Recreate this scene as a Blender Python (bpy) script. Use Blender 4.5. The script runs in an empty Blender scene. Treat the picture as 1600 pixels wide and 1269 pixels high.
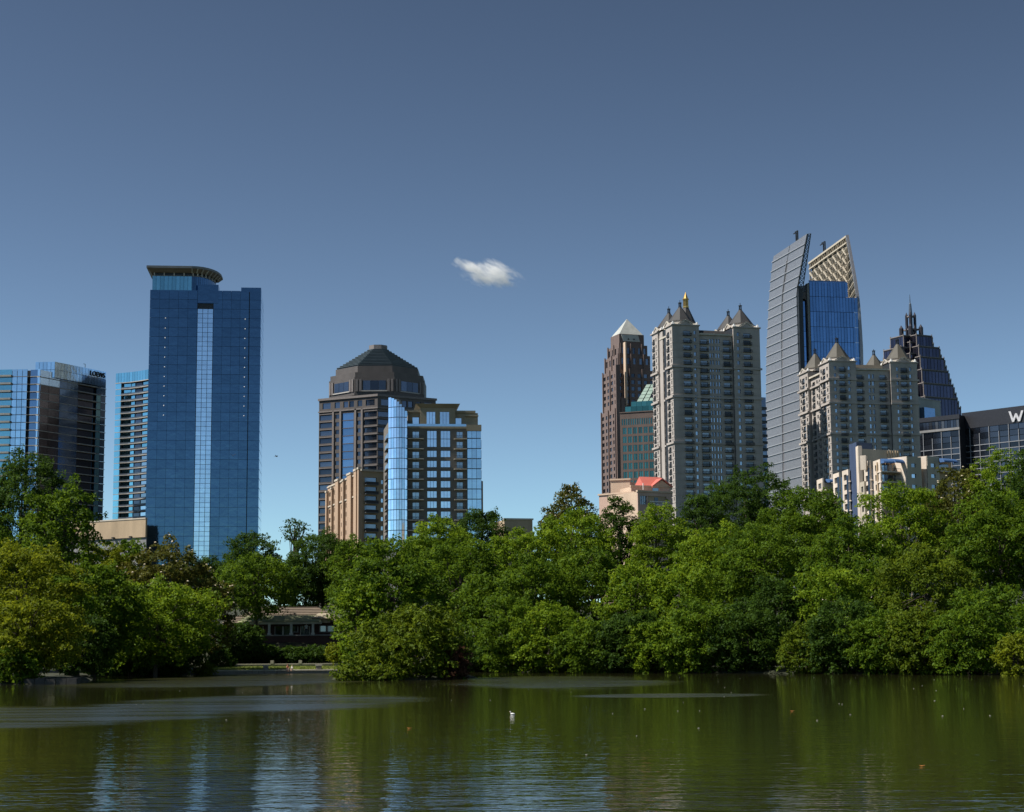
import bpy, bmesh, math, random
import numpy as np
from mathutils import Vector, Matrix

R = math.radians
random.seed(7)
scene = bpy.context.scene
COL = scene.collection

# ------------------------------------------------------------------ camera
CAMZ = 3.0
FPX = 2700.0                       # focal length in photo pixels (1600 wide)
PITCH = math.atan(375.5 / FPX)
ROLL = 0.008
fw = Vector((0, math.cos(PITCH), math.sin(PITCH)))
r0 = Vector((1, 0, 0)); u0 = Vector((0, -math.sin(PITCH), math.cos(PITCH)))
cr = r0 * math.cos(ROLL) - u0 * math.sin(ROLL)
cu = u0 * math.cos(ROLL) + r0 * math.sin(ROLL)
cam_data = bpy.data.cameras.new('camera')
cam = bpy.data.objects.new('camera', cam_data)
COL.objects.link(cam)
M = Matrix.Identity(4)
for i in range(3):
    M[i][0] = cr[i]; M[i][1] = cu[i]; M[i][2] = -fw[i]
M[0][3], M[1][3], M[2][3] = 0, 0, CAMZ
cam.matrix_world = M
cam_data.sensor_width = 36.0
cam_data.lens = 36.0 * FPX / 1600.0
cam_data.clip_start = 0.5
cam_data.clip_end = 40000
scene.camera = cam

# ------------------------------------------------------------------ sky, sun, exposure
SUN = Vector((-0.80, -0.14, 1.00)).normalized()
world = bpy.data.worlds.new('World'); scene.world = world
world.use_nodes = True
wn = world.node_tree.nodes; wl = world.node_tree.links
for n in list(wn): wn.remove(n)
wo = wn.new('ShaderNodeOutputWorld'); bg = wn.new('ShaderNodeBackground'); sk = wn.new('ShaderNodeTexSky')
sk.sky_type = 'NISHITA'; sk.sun_disc = False
sk.sun_elevation = math.asin(SUN.z)
sk.sun_rotation = math.atan2(SUN.x, SUN.y)
sk.altitude = 3000; sk.air_density = 1.0; sk.dust_density = 0.1; sk.ozone_density = 1.0
gmn = wn.new('ShaderNodeGamma'); gmn.inputs[1].default_value = 1.9          # a clear, contrasty sky, the same grade all round
mul = wn.new('ShaderNodeVectorMath'); mul.operation = 'MULTIPLY'; mul.inputs[1].default_value = (.134, .169, .168)
hsn = wn.new('ShaderNodeHueSaturation'); hsn.inputs['Saturation'].default_value = .65
bg.inputs['Strength'].default_value = 0.09
wl.new(sk.outputs[0], gmn.inputs[0]); wl.new(gmn.outputs[0], hsn.inputs['Color']); wl.new(hsn.outputs[0], mul.inputs[0]); wl.new(mul.outputs[0], bg.inputs[0]); wl.new(bg.outputs[0], wo.inputs[0])
sd = bpy.data.lights.new('sun', 'SUN'); sd.energy = 5.0; sd.angle = R(0.5); sd.color = (1.0, 0.95, 0.87)
so = bpy.data.objects.new('sun', sd); COL.objects.link(so)
so.rotation_euler = SUN.to_track_quat('Z', 'Y').to_euler()
vs = scene.view_settings
vs.view_transform = 'Standard'; vs.look = 'None'; vs.exposure = 0.5; vs.gamma = 1.0; vs.use_curve_mapping = False
cy = scene.cycles
cy.max_bounces = 6; cy.diffuse_bounces = 3; cy.glossy_bounces = 3; cy.transmission_bounces = 4; cy.volume_bounces = 4
cy.caustics_reflective = False; cy.caustics_refractive = False
cy.use_denoising = True

# ------------------------------------------------------------------ pixel <-> place helpers (layout measurements)
def ray(px, py):
    return fw + cr * ((px - 800) / FPX) + cu * ((634.5 - py) / FPX)
def at(px, py, D):
    d = ray(px, py); k = D / d.y
    return Vector((d.x * k, D, CAMZ + d.z * k))
def pt(px, py, D):
    p = at(px, py, D); return Vector((p.x, p.y))
def onwater(px, py, z=0.0):
    d = ray(px, py); k = (z - CAMZ) / d.z
    return Vector((d.x * k, d.y * k, z))

# ------------------------------------------------------------------ objects
def put(o, parent=None, label=None, cat=None, group=None, kind=None):
    COL.objects.link(o)
    if parent is not None: o.parent = parent
    if label: o['label'] = label
    if cat: o['category'] = cat
    if group: o['group'] = group
    if kind: o['kind'] = kind
    return o
def empty(name, loc, label, cat, group=None, rz=0):
    o = bpy.data.objects.new(name, None); o.location = loc; o.rotation_euler = (0, 0, rz)
    o.empty_display_size = 0.5
    return put(o, None, label, cat, group)

BOXV = [(0,0,0),(1,0,0),(1,1,0),(0,1,0),(0,0,1),(1,0,1),(1,1,1),(0,1,1)]
BOXF = [(0,3,2,1),(4,5,6,7),(0,1,5,4),(1,2,6,5),(2,3,7,6),(3,0,4,7)]
class MB:
    def __init__(s): s.v = []; s.f = []
    def box(s, x0, x1, y0, y1, z0, z1):
        b = len(s.v)
        s.v += [(x0+(x1-x0)*a, y0+(y1-y0)*c, z0+(z1-z0)*d) for a, c, d in BOXV]
        s.f += [tuple(b+i for i in q) for q in BOXF]; return s
    def prism(s, poly, z0, z1):
        b = len(s.v); n = len(poly)
        s.v += [(p[0], p[1], z0) for p in poly] + [(p[0], p[1], z1) for p in poly]
        s.f.append(tuple(b+i for i in range(n-1, -1, -1))); s.f.append(tuple(b+n+i for i in range(n)))
        for i in range(n):
            j = (i+1) % n; s.f.append((b+i, b+j, b+n+j, b+n+i))
        return s
    def frustum(s, p0, z0, p1, z1):
        b = len(s.v); n = len(p0)
        s.v += [(p[0], p[1], z0) for p in p0] + [(p[0], p[1], z1) for p in p1]
        s.f.append(tuple(b+i for i in range(n-1, -1, -1))); s.f.append(tuple(b+n+i for i in range(n)))
        for i in range(n):
            j = (i+1) % n; s.f.append((b+i, b+j, b+n+j, b+n+i))
        return s
    def cone(s, poly, z0, apex):
        b = len(s.v); n = len(poly)
        s.v += [(p[0], p[1], z0) for p in poly] + [tuple(apex)]
        s.f.append(tuple(b+i for i in range(n-1, -1, -1)))
        for i in range(n): s.f.append((b+i, b+(i+1) % n, b+n))
        return s
    def beam(s, a, b_, w):                      # square bar between two points
        a = Vector(a); b_ = Vector(b_); d = (b_-a).normalized()
        up = Vector((0,0,1)) if abs(d.z) < .9 else Vector((1,0,0))
        p = d.cross(up).normalized()*w/2; q = d.cross(p).normalized()*w/2
        i = len(s.v)
        for c in (a, b_):
            for e in (p+q, -p+q, -p-q, p-q): s.v.append(tuple(c+e))
        s.f += [(i,i+1,i+2,i+3),(i+7,i+6,i+5,i+4)] + [(i+k, i+4+k, i+4+(k+1) % 4, i+(k+1) % 4) for k in range(4)]
        return s
    def tube(s, pts, rads, n=7):
        base = len(s.v)
        for k, (p, r) in enumerate(zip(pts, rads)):
            p = Vector(p); a = Vector(pts[max(0, k-1)]); c = Vector(pts[min(len(pts)-1, k+1)])
            d = (c-a).normalized(); up = Vector((1,0,0)) if abs(d.x) < .9 else Vector((0,1,0))
            e1 = d.cross(up).normalized(); e2 = d.cross(e1).normalized()
            for i in range(n):
                t = 2*math.pi*i/n; s.v.append(tuple(p + e1*math.cos(t)*r + e2*math.sin(t)*r))
        for k in range(len(pts)-1):
            for i in range(n):
                j = (i+1) % n
                s.f.append((base+k*n+i, base+k*n+j, base+(k+1)*n+j, base+(k+1)*n+i))
        s.f.append(tuple(base+i for i in range(n))); m = base+(len(pts)-1)*n
        s.f.append(tuple(m+i for i in range(n-1, -1, -1))); return s
    def ball(s, c, r, sz=1.0, nu=10, nv=6):
        base = len(s.v); c = Vector(c)
        s.v.append((c.x, c.y, c.z-r*sz))
        for k in range(1, nv):
            t = math.pi*k/nv - math.pi/2
            for i in range(nu):
                a = 2*math.pi*i/nu
                s.v.append((c.x+r*math.cos(t)*math.cos(a), c.y+r*math.cos(t)*math.sin(a), c.z+r*sz*math.sin(t)))
        s.v.append((c.x, c.y, c.z+r*sz)); top = len(s.v)-1
        for i in range(nu):
            j = (i+1) % nu
            s.f.append((base, base+1+j, base+1+i))
            for k in range(nv-2):
                s.f.append((base+1+k*nu+i, base+1+k*nu+j, base+1+(k+1)*nu+j, base+1+(k+1)*nu+i))
            s.f.append((base+1+(nv-2)*nu+i, base+1+(nv-2)*nu+j, top))
        return s
    def mesh(s, name, mat, smooth=False, fix=True):
        m = bpy.data.meshes.new(name); m.from_pydata(s.v, [], s.f)
        if mat: m.materials.append(mat)
        if fix:
            bm = bmesh.new(); bm.from_mesh(m); bmesh.ops.recalc_face_normals(bm, faces=bm.faces); bm.to_mesh(m); bm.free()
        if smooth:
            for p in m.polygons: p.use_smooth = True
        return m
    def obj(s, name, mat, parent=None, smooth=False, world=True, **kw):
        m = s.mesh(name, mat, smooth)
        o = bpy.data.objects.new(name, m)
        if parent is not None and world: o.location = -WL(parent)
        return put(o, parent, **kw)
def WL(o):
    p = Vector(o.location)
    while o.parent: o = o.parent; p = p + Vector(o.location)
    return p

# ------------------------------------------------------------------ materials
MATS = {}
def principled(name):
    m = bpy.data.materials.new(name); m.use_nodes = True
    nt = m.node_tree
    return m, nt, nt.nodes, nt.links, nt.nodes['Principled BSDF']
def ramp2(nodes, links, src, c0, c1, p0=0.3, p1=0.7):
    r = nodes.new('ShaderNodeValToRGB')
    r.color_ramp.elements[0].position = p0; r.color_ramp.elements[1].position = p1
    r.color_ramp.elements[0].color = (*c0, 1); r.color_ramp.elements[1].color = (*c1, 1)
    links.new(src, r.inputs[0]); return r.outputs[0]
def sc(c, k): return tuple(min(1, x*k) for x in c)
def wallmat(name, col, rough=.85, var=.18, scale=.25, fine=3.0, bump=.15, streak=True):
    """masonry, concrete, render: blotches, rain streaks, fine grain"""
    if name in MATS: return MATS[name]
    m, nt, N, L, b = principled(name)
    tc = N.new('ShaderNodeNewGeometry')
    mp = N.new('ShaderNodeMapping'); L.new(tc.outputs['Position'], mp.inputs[0])
    mp.inputs['Scale'].default_value = (1, 1, .18 if streak else 1)
    n1 = N.new('ShaderNodeTexNoise'); n1.inputs['Scale'].default_value = scale; n1.inputs['Detail'].default_value = 6; L.new(mp.outputs[0], n1.inputs['Vector'])
    c = ramp2(N, L, n1.outputs[0], sc(col, 1-var), sc(col, 1+var*.6))
    n2 = N.new('ShaderNodeTexNoise'); n2.inputs['Scale'].default_value = fine; n2.inputs['Detail'].default_value = 4; L.new(tc.outputs['Position'], n2.inputs['Vector'])
    mx = N.new('ShaderNodeMixRGB'); mx.blend_type = 'MULTIPLY'; mx.inputs[0].default_value = .5
    g = ramp2(N, L, n2.outputs[0], (.75,.75,.75), (1.08,1.08,1.08))
    L.new(c, mx.inputs[1]); L.new(g, mx.inputs[2]); L.new(mx.outputs[0], b.inputs['Base Color'])
    b.inputs['Roughness'].default_value = rough
    bp = N.new('ShaderNodeBump'); bp.inputs['Strength'].default_value = bump; bp.inputs['Distance'].default_value = .05
    L.new(n2.outputs[0], bp.inputs['Height']); L.new(bp.outputs[0], b.inputs['Normal'])
    MATS[name] = m; return m
def glassmat(name, tint, metal=.9, rough=.06, var=.25, wob=.02):
    """coated curtain-wall glass; every pane a shade of its own"""
    if name in MATS: return MATS[name]
    m, nt, N, L, b = principled(name)
    oi = N.new('ShaderNodeObjectInfo')
    c = ramp2(N, L, oi.outputs['Random'], sc(tint, 1-var), sc(tint, 1+var), 0, 1)
    L.new(c, b.inputs['Base Color'])
    b.inputs['Metallic'].default_value = metal; b.inputs['Roughness'].default_value = rough
    g = N.new('ShaderNodeNewGeometry')
    n2 = N.new('ShaderNodeTexNoise'); n2.inputs['Scale'].default_value = .35; n2.inputs['Detail'].default_value = 2; L.new(g.outputs['Position'], n2.inputs['Vector'])
    bp = N.new('ShaderNodeBump'); bp.inputs['Strength'].default_value = 1; bp.inputs['Distance'].default_value = wob
    L.new(n2.outputs[0], bp.inputs['Height']); L.new(bp.outputs[0], b.inputs['Normal'])
    MATS[name] = m; return m
def flat(name, col, rough=.6, metal=0.0):
    if name in MATS: return MATS[name]
    m, nt, N, L, b = principled(name)
    g = N.new('ShaderNodeNewGeometry')
    n = N.new('ShaderNodeTexNoise'); n.inputs['Scale'].default_value = 1.3; n.inputs['Detail'].default_value = 5; L.new(g.outputs['Position'], n.inputs['Vector'])
    L.new(ramp2(N, L, n.outputs[0], sc(col, .82), sc(col, 1.12)), b.inputs['Base Color'])
    b.inputs['Roughness'].default_value = rough; b.inputs['Metallic'].default_value = metal
    MATS[name] = m; return m

# ------------------------------------------------------------------ ground and lake
SHORE = [pt(-420, 1068, 150), pt(-60, 1068, 155), pt(128, 1066, 158), pt(142, 1056, 196), pt(300, 1053, 207), pt(316, 1052, 213.4),
         pt(552, 1051, 213.4), pt(572, 1050, 216), pt(785, 1049, 213), pt(850, 1050, 203), pt(1000, 1052, 192), pt(1250, 1054, 180),
         pt(1420, 1055, 172), pt(1600, 1056, 163), pt(2000, 1060, 150), Vector((140, 60)), Vector((70, 12)), Vector((-60, 11)), Vector((-130, 60))]
ISLAND_C = pt(632, 1060, 170); ISLAND_R = (7.2, 9.0)
PX_ = np.array([[p.x, p.y] for p in SHORE])
def shore_dist(x, y):
    """signed distance to the shoreline, positive on land"""
    x = np.asarray(x, float); y = np.asarray(y, float)
    best = np.full(x.shape, 1e9); inside = np.zeros(x.shape, bool)
    n = len(PX_)
    for i in range(n):
        x1, y1 = PX_[i]; x2, y2 = PX_[(i+1) % n]
        dx, dy = x2-x1, y2-y1
        t = np.clip(((x-x1)*dx+(y-y1)*dy)/(dx*dx+dy*dy), 0, 1)
        best = np.minimum(best, np.hypot(x-x1-t*dx, y-y1-t*dy))
        c = ((y1 > y) != (y2 > y)) & (x < (x2-x1)*(y-y1)/((y2-y1) if y2 != y1 else 1e-9)+x1)
        inside ^= c
    return np.where(inside, -best, best)
def gz(x, y):
    d = shore_dist(x, y)
    land = .35 + .02*np.clip(d, 0, 14) + 3.3*np.clip((d-15)/12, 0, 1) + .045*np.clip(d-30, 0, 260)
    z = np.where(d > 0, land, np.maximum(-2.0, .35+d*.6))
    near = (np.asarray(y, float) < 60) & (d > 0)
    z = np.where(near, np.minimum(z, 1.4), z)
    e = np.hypot((np.asarray(x, float)-ISLAND_C.x)/ISLAND_R[0], (np.asarray(y, float)-ISLAND_C.y)/ISLAND_R[1])
    z = np.where(e < 1.25, np.maximum(z, .55-.9*np.clip((e-.75)/.4, 0, 1.5)), z)
    return z
def gz1(x, y): return float(gz(np.array([x]), np.array([y]))[0])

def axis(lo, hi, step, far, k=1.35):
    a = list(np.arange(lo, hi+1e-6, step)); s = step; v = hi; up = []
    while v < far: s *= k; v += s; up.append(v)
    s = step; v = lo; dn = []
    while v > -far: s *= k; v -= s; dn.append(v)
    return np.array(dn[::-1]+a+up)
gx = axis(-120, 120, 2.5, 9000); gy = axis(0, 330, 2.5, 12000)
GX, GY = np.meshgrid(gx, gy)
GZ = gz(GX, GY) + .12*np.sin(GX*.31)*np.cos(GY*.27)*(shore_dist(GX, GY) > 20)
nx, ny = len(gx), len(gy)
verts = np.stack([GX.ravel(), GY.ravel(), GZ.ravel()], 1)
ii, jj = np.meshgrid(np.arange(nx-1), np.arange(ny-1))
q = (jj*nx+ii).ravel()
gm = bpy.data.meshes.new('ground')
gm.from_pydata(verts.tolist(), [], np.stack([q, q+1, q+nx+1, q+nx], 1).tolist())
for p in gm.polygons: p.use_smooth = True
m, nt, N, L, b = principled('park_ground')
g = N.new('ShaderNodeNewGeometry')
n1 = N.new('ShaderNodeTexNoise'); n1.inputs['Scale'].default_value = .25; n1.inputs['Detail'].default_value = 8; L.new(g.outputs['Position'], n1.inputs['Vector'])
n2 = N.new('ShaderNodeTexNoise'); n2.inputs['Scale'].default_value = 9; n2.inputs['Detail'].default_value = 6; L.new(g.outputs['Position'], n2.inputs['Vector'])
c1 = ramp2(N, L, n1.outputs[0], (.018, .024, .009), (.038, .040, .018), .35, .65)
mx = N.new('ShaderNodeMixRGB'); mx.blend_type = 'MULTIPLY'; mx.inputs[0].default_value = .7
L.new(c1, mx.inputs[1]); L.new(ramp2(N, L, n2.outputs[0], (.55, .55, .5), (1.2, 1.2, 1.1)), mx.inputs[2]); L.new(mx.outputs[0], b.inputs['Base Color'])
b.inputs['Roughness'].default_value = .95
gm.materials.append(m)
put(bpy.data.objects.new('ground', gm), kind='structure')

# water: a calm murky pond with breeze-ruffled patches
m, nt, N, L, b = principled('pond_water')
g = N.new('ShaderNodeNewGeometry')
b.inputs['Base Color'].default_value = (.021, .021, .008, 1); b.inputs['IOR'].default_value = 1.33
def noise(scale, sx, sy, det=3, dist=0.0, rot=0.0):
    mp = N.new('ShaderNodeMapping'); L.new(g.outputs['Position'], mp.inputs[0]); mp.inputs['Scale'].default_value = (sx, sy, 1); mp.inputs['Rotation'].default_value = (0, 0, rot)
    n = N.new('ShaderNodeTexNoise'); n.inputs['Scale'].default_value = scale; n.inputs['Detail'].default_value = det; n.inputs['Distortion'].default_value = dist
    L.new(mp.outputs[0], n.inputs['Vector']); return n.outputs[0]
def mth(op, a, c=None, clamp=False):
    n = N.new('ShaderNodeMath'); n.operation = op; n.use_clamp = clamp
    for i, v in enumerate((a, c)):
        if v is None: continue
        if isinstance(v, (int, float)): n.inputs[i].default_value = v
        else: L.new(v, n.inputs[i])
    return n.outputs[0]
sep = N.new('ShaderNodeSeparateXYZ'); L.new(g.outputs['Position'], sep.inputs[0])
wob = noise(.05, .5, 1.0, 5)
patch = None
for (xa, xb, ya, yb) in [(-500, 350, 1105, 1143), (150, 660, 1087, 1112), (130, 570, 1054, 1078), (690, 1080, 1056, 1078), (900, 1200, 1084, 1090)]:
    p0 = onwater((xa+xb)/2, yb); p1 = onwater((xa+xb)/2, ya)
    cy_ = (p0.y+p1.y)/2; ry = (p1.y-p0.y)/2
    l_ = onwater(xa, (ya+yb)/2); r_ = onwater(xb, (ya+yb)/2)
    cx_ = (l_.x+r_.x)/2; rx = (r_.x-l_.x)/2
    ex = mth('DIVIDE', mth('SUBTRACT', sep.outputs[0], cx_), rx); ey = mth('DIVIDE', mth('SUBTRACT', sep.outputs[1], cy_), ry)
    e = mth('ADD', mth('MULTIPLY', ex, ex), mth('MULTIPLY', ey, ey))
    e = mth('ADD', e, mth('MULTIPLY', mth('SUBTRACT', wob, .5), 2.2))
    v = mth('SUBTRACT', 1.0, mth('MULTIPLY', mth('SUBTRACT', e, .6), 1.6), True)
    patch = v if patch is None else mth('MAXIMUM', patch, v)
streak = noise(.45, .10, 1.0, 6, .6)
sm = N.new('ShaderNodeMapRange'); sm.inputs[1].default_value = .40; sm.inputs[2].default_value = .56; L.new(streak, sm.inputs[0])
patch = mth('MULTIPLY', patch, mth('ADD', mth('MULTIPLY', sm.outputs[0], .75), .45), True)
L.new(mth('ADD', mth('MULTIPLY', patch, .23), .022), b.inputs['Roughness'])
h = mth('ADD', mth('MULTIPLY', noise(1.1, .75, 1.4, 3, .4, .05), 1.1), mth('MULTIPLY', noise(3.2, .5, 1.4, 2, .2, -.12), .4))
h = mth('ADD', h, mth('MULTIPLY', noise(.22, .5, 1.2, 2), 1.2))
bp = N.new('ShaderNodeBump'); bp.inputs['Strength'].default_value = 1.0; bp.inputs['Distance'].default_value = .013
near = N.new('ShaderNodeMapRange'); near.interpolation_type = 'SMOOTHSTEP'; near.inputs[1].default_value = 30; near.inputs[2].default_value = 50; near.inputs[3].default_value = 2.4; near.inputs[4].default_value = 1.0
L.new(mth('ADD', mth('ADD', sep.outputs[1], mth('MULTIPLY', mth('MAXIMUM', sep.outputs[0], 0.0), .9)), mth('MULTIPLY', mth('SUBTRACT', noise(.11, 1, 1, 3), .5), 30.0)), near.inputs[0])
h = mth('MULTIPLY', h, near.outputs[0])
L.new(h, bp.inputs['Height']); L.new(bp.outputs[0], b.inputs['Normal'])
wm = MB(); wm.v = [(-150, 5, 0), (150, 5, 0), (150, 235, 0), (-150, 235, 0)]; wm.f = [(0, 1, 2, 3)]
wo_ = wm.obj('lake_water', m, kind='structure')

# ------------------------------------------------------------------ building helpers
UNIT = {}
def unit(mat):
    if mat.name not in UNIT: UNIT[mat.name] = MB().box(0, 1, 0, 1, 0, 1).mesh('box_' + mat.name, mat, fix=False)
    return UNIT[mat.name]
class Face:
    """a vertical facade from P0 to P1 (left to right seen from outside); u along it, d inward, w = height above sea"""
    def __init__(s, root, P0, P1, off=0.0):
        s.root = root; P0 = Vector(P0[:2]); P1 = Vector(P1[:2])
        s.u = (P1-P0).normalized(); s.n = Vector((-s.u.y, s.u.x)); s.P0 = P0+s.n*off; s.L = (P1-P0).length
        s.ang = math.atan2(s.u.y, s.u.x)
    def uw(s, px, py, d=0.0):
        r = ray(px, py); o = s.P0+s.n*d; den = r.x*s.n.x+r.y*s.n.y
        k = (o.x*s.n.x+o.y*s.n.y)/den
        x, y = r.x*k-o.x, r.y*k-o.y
        return x*s.u.x+y*s.u.y, CAMZ+r.z*k
    def x(s, px, py): return s.uw(px, py)[0]
    def w(s, py, px=None):
        if px is None:
            c = s.P0+s.u*s.L/2; px = 800+FPX*c.x/c.y
        return s.uw(px, py)[1]
    def P(s, u, d): return s.P0+s.u*u+s.n*d
    def place(s, o, u, d, w, scale=(1, 1, 1), parent=None):
        p = s.P(u, d); pr = parent or s.root
        o.location = Vector((p.x, p.y, w))-WL(s.root); o.rotation_euler = (0, 0, s.ang); o.scale = scale
        put(o, pr)
        if parent is not None: o.matrix_parent_inverse = parent.matrix_basis.inverted()      # a sub-part, set out in the thing's own frame
        return o
    def box(s, name, mat, ua, ub, da, db, wa, wb, parent=None):
        o = bpy.data.objects.new(name, unit(mat))
        return s.place(o, ua, da, wa, (ub-ua, db-da, wb-wa), parent)
    def inst(s, name, mesh, u, d, w, scale=(1, 1, 1)):
        return s.place(bpy.data.objects.new(name, mesh), u, d, w, scale)
    def wall(s, name, mat, ua, ub, wa, wb, openings, th=.5, da=0.0):
        xs = sorted({ua, ub} | {v for o in openings for v in o[:2]}); zs = sorted({wa, wb} | {v for o in openings for v in o[2:]})
        xs = [v for v in xs if ua-1e-6 <= v <= ub+1e-6]; zs = [v for v in zs if wa-1e-6 <= v <= wb+1e-6]
        mb = MB(); prev = None
        rows = []
        for k in range(len(zs)-1):
            zc = (zs[k]+zs[k+1])/2
            act = [o for o in openings if o[2] < zc < o[3]]
            run = []; st = None
            for i in range(len(xs)-1):
                xc = (xs[i]+xs[i+1])/2
                hole = any(o[0] < xc < o[1] for o in act)
                if not hole and st is None: st = xs[i]
                if hole and st is not None: run.append((st, xs[i])); st = None
            if st is not None: run.append((st, xs[-1]))
            if rows and rows[-1][2] == run: rows[-1][1] = zs[k+1]
            else: rows.append([zs[k], zs[k+1], run])
        for z0, z1, run in rows:
            for x0, x1 in run: mb.box(x0, x1, 0, th, 0+z0-wa, z1-wa)
        o = bpy.data.objects.new(name, mb.mesh(name, mat, fix=False))
        return s.place(o, 0, da, wa)
def inset(poly, d):
    n = len(poly); out = []
    for i in range(n):
        a, b_, c = Vector(poly[i-1]), Vector(poly[i]), Vector(poly[(i+1) % n])
        u1 = (b_-a).normalized(); u2 = (c-b_).normalized()
        n1 = Vector((-u1.y, u1.x)); n2 = Vector((-u2.y, u2.x))
        k = n1.dot(n2); out.append(b_+(n1+n2)*(d/(1+k)))
    return out
def quad(A, B, depth):
    """rectangle with front edge A-B"""
    A = Vector(A[:2]); B = Vector(B[:2]); u = (B-A).normalized(); n = Vector((-u.y, u.x))
    return [A, B, B+n*depth, A+n*depth]
def corner(xl, xc, xr, py, D, a):
    """footprint of a two-face block: left edge xl, near corner xc, right edge xr (pixels), turned by a"""
    C = pt(xc, py, D); tl = pt(xl, py, 1).x; tr = pt(xr, py, 1).x
    Lr = (tr*D-C.x)/(math.cos(a)-tr*math.sin(a))
    Ml = (C.x-tl*D)/(math.sin(a)+tl*math.cos(a))
    u = Vector((math.cos(a), math.sin(a))); v = Vector((-math.sin(a), math.cos(a)))
    return [C, C+u*Lr, C+u*Lr+v*Ml, C+v*Ml]
def octagon(c, r, rot=R(22.5), n=8, ry=None):
    return [Vector((c[0]+r*math.cos(rot+2*math.pi*i/n), c[1]+(ry or r)*math.sin(rot+2*math.pi*i/n))) for i in range(n)]
def rotsq(c, h, a):
    u = Vector((math.cos(a), math.sin(a))); v = Vector((-u.y, u.x)); c = Vector(c[:2])
    return [c-u*h-v*h, c+u*h-v*h, c+u*h+v*h, c-u*h+v*h]
BASE = 10.0                        # street level up the hill
def building(name, at2, label, group=None):
    z = gz1(at2[0], at2[1])
    return empty(name, (at2[0], at2[1], z), label, 'building', group or 'buildings of the skyline behind the park')
def rail_mesh(name, mat, w=1.0, h=1.0, dep=1.0, n=7, slab=.2):
    mb = MB(); mb.box(-w/2, w/2, -dep, 0, -slab, 0)
    t = .07
    mb.box(-w/2, w/2, -dep, -dep+t, h-t, h); mb.box(-w/2, -w/2+t, -dep, 0, h-t, h); mb.box(w/2-t, w/2, -dep, 0, h-t, h)
    for i in range(n):
        x = -w/2+(w-t)*i/(n-1); mb.box(x, x+t, -dep, -dep+t, 0, h-t)
    return mb.mesh(name, mat)
# ------------------------------------------------------------------ building materials
M_core = flat('dark_core', (.02, .024, .03), .5)
M_blue = glassmat('deep_blue_glass', (.080, .150, .235), .92, .07, .07, .035)
M_blue_pale = glassmat('pale_blue_glass', (.56, .72, .88), .9, .1, .07)
M_teal = glassmat('teal_glass', (.20, .42, .50), .9, .08, .15)
M_sky = glassmat('sky_blue_glass', (.42, .58, .72), .9, .08, .12)
M_smoke = glassmat('smoky_glass', (.075, .085, .11), .85, .1, .45)
M_navy = glassmat('navy_glass', (.13, .20, .30), .9, .08, .2)
M_dglass = glassmat('dark_window_glass', (.10, .12, .15), .8, .1, .6)
M_wglass = glassmat('window_glass', (.27, .33, .39), .85, .08, .5)
M_bglass = glassmat('bright_window_glass', (.52, .64, .78), .9, .06, .15)
M_green_gl = glassmat('green_glass', (.055, .15, .135), .85, .1, .3)
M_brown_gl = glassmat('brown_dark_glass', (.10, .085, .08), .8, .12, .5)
M_prom = glassmat('purple_dark_glass', (.055, .055, .085), .85, .12, .25)
M_slab = wallmat('pale_slab_concrete', (.42, .41, .39), .8)
M_slabd = wallmat('grey_slab_concrete', (.22, .22, .22), .8)
M_tan = wallmat('tan_stucco', (.44, .33, .215), .9)
M_tanp = wallmat('pale_stucco', (.52, .46, .38), .9)
M_orange = wallmat('orange_tan_stucco', (.43, .30, .205), .9)
M_taupe = wallmat('taupe_stucco', (.16, .145, .125), .9)
M_khaki = wallmat('khaki_stucco', (.32, .27, .19), .9)
M_granite = wallmat('rose_brown_granite', (.098, .086, .082), .6)
M_redbrown = wallmat('red_brown_granite', (.165, .118, .105), .7)
M_brick = wallmat('brown_brick', (.135, .10, .088), .9)
M_stone = wallmat('grey_limestone', (.41, .37, .34), .85)
M_stonel = wallmat('cream_limestone', (.50, .46, .39), .85)
M_slate = wallmat('slate_roof', (.036, .036, .038), .7, streak=False)
M_slate2 = wallmat('olive_slate_roof', (.075, .069, .055), .7, streak=False)
M_copper = wallmat('pale_copper_green', (.20, .30, .25), .6)
M_gold = flat('gilded_metal', (.55, .36, .12), .35, .8)
M_iron = flat('dark_iron', (.025, .027, .03), .5, .3)
M_steel = flat('blue_grey_steel', (.10, .13, .17), .45, .5)
M_lip = wallmat('roof_lip_metal', (.085, .11, .125), .5, streak=False)
M_dome = wallmat('verdigris_dark_roof', (.045, .062, .075), .5, streak=False)
M_louver = flat('silver_louver', (.30, .30, .32), .45, .6)
M_louver2 = flat('pale_rail_metal', (.46, .46, .48), .45, .5)
M_lat = flat('tan_painted_steel', (.26, .22, .16), .6)
M_lat2 = flat('cream_painted_steel', (.48, .42, .33), .6)
M_white = flat('white_paint', (.78, .77, .74), .6)
M_pink = wallmat('pink_stucco', (.52, .36, .29), .9)
M_pinkl = wallmat('peach_stucco', (.56, .42, .31), .9)
M_red = wallmat('coral_red_metal_roof', (.56, .15, .115), .5, streak=False, var=.08)
M_cream = wallmat('cream_render', (.62, .53, .44), .9)
M_cream_shade = wallmat('shaded_cream_render', (.45, .40, .32), .9)  # darker copy of the cream, shade of the front walls put into colour
M_bluewall = wallmat('dark_blue_render', (.04, .065, .13), .7)
M_awn = flat('blue_canvas', (.045, .115, .27), .8)
M_black = flat('near_black_panel', (.028, .028, .034), .4, .2)
M_frame = flat('white_grid_frame', (.24, .25, .27), .5)
M_trim = flat('rosy_stone_trim', (.19, .168, .162), .7)
M_canopy = wallmat('brown_canopy_soffit', (.20, .15, .105), .8)
M_black_gl = glassmat('black_glass', (.05, .052, .062), .8, .12, .5)
M_dot = flat('white_dot', (.8, .8, .8), .4)

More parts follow.
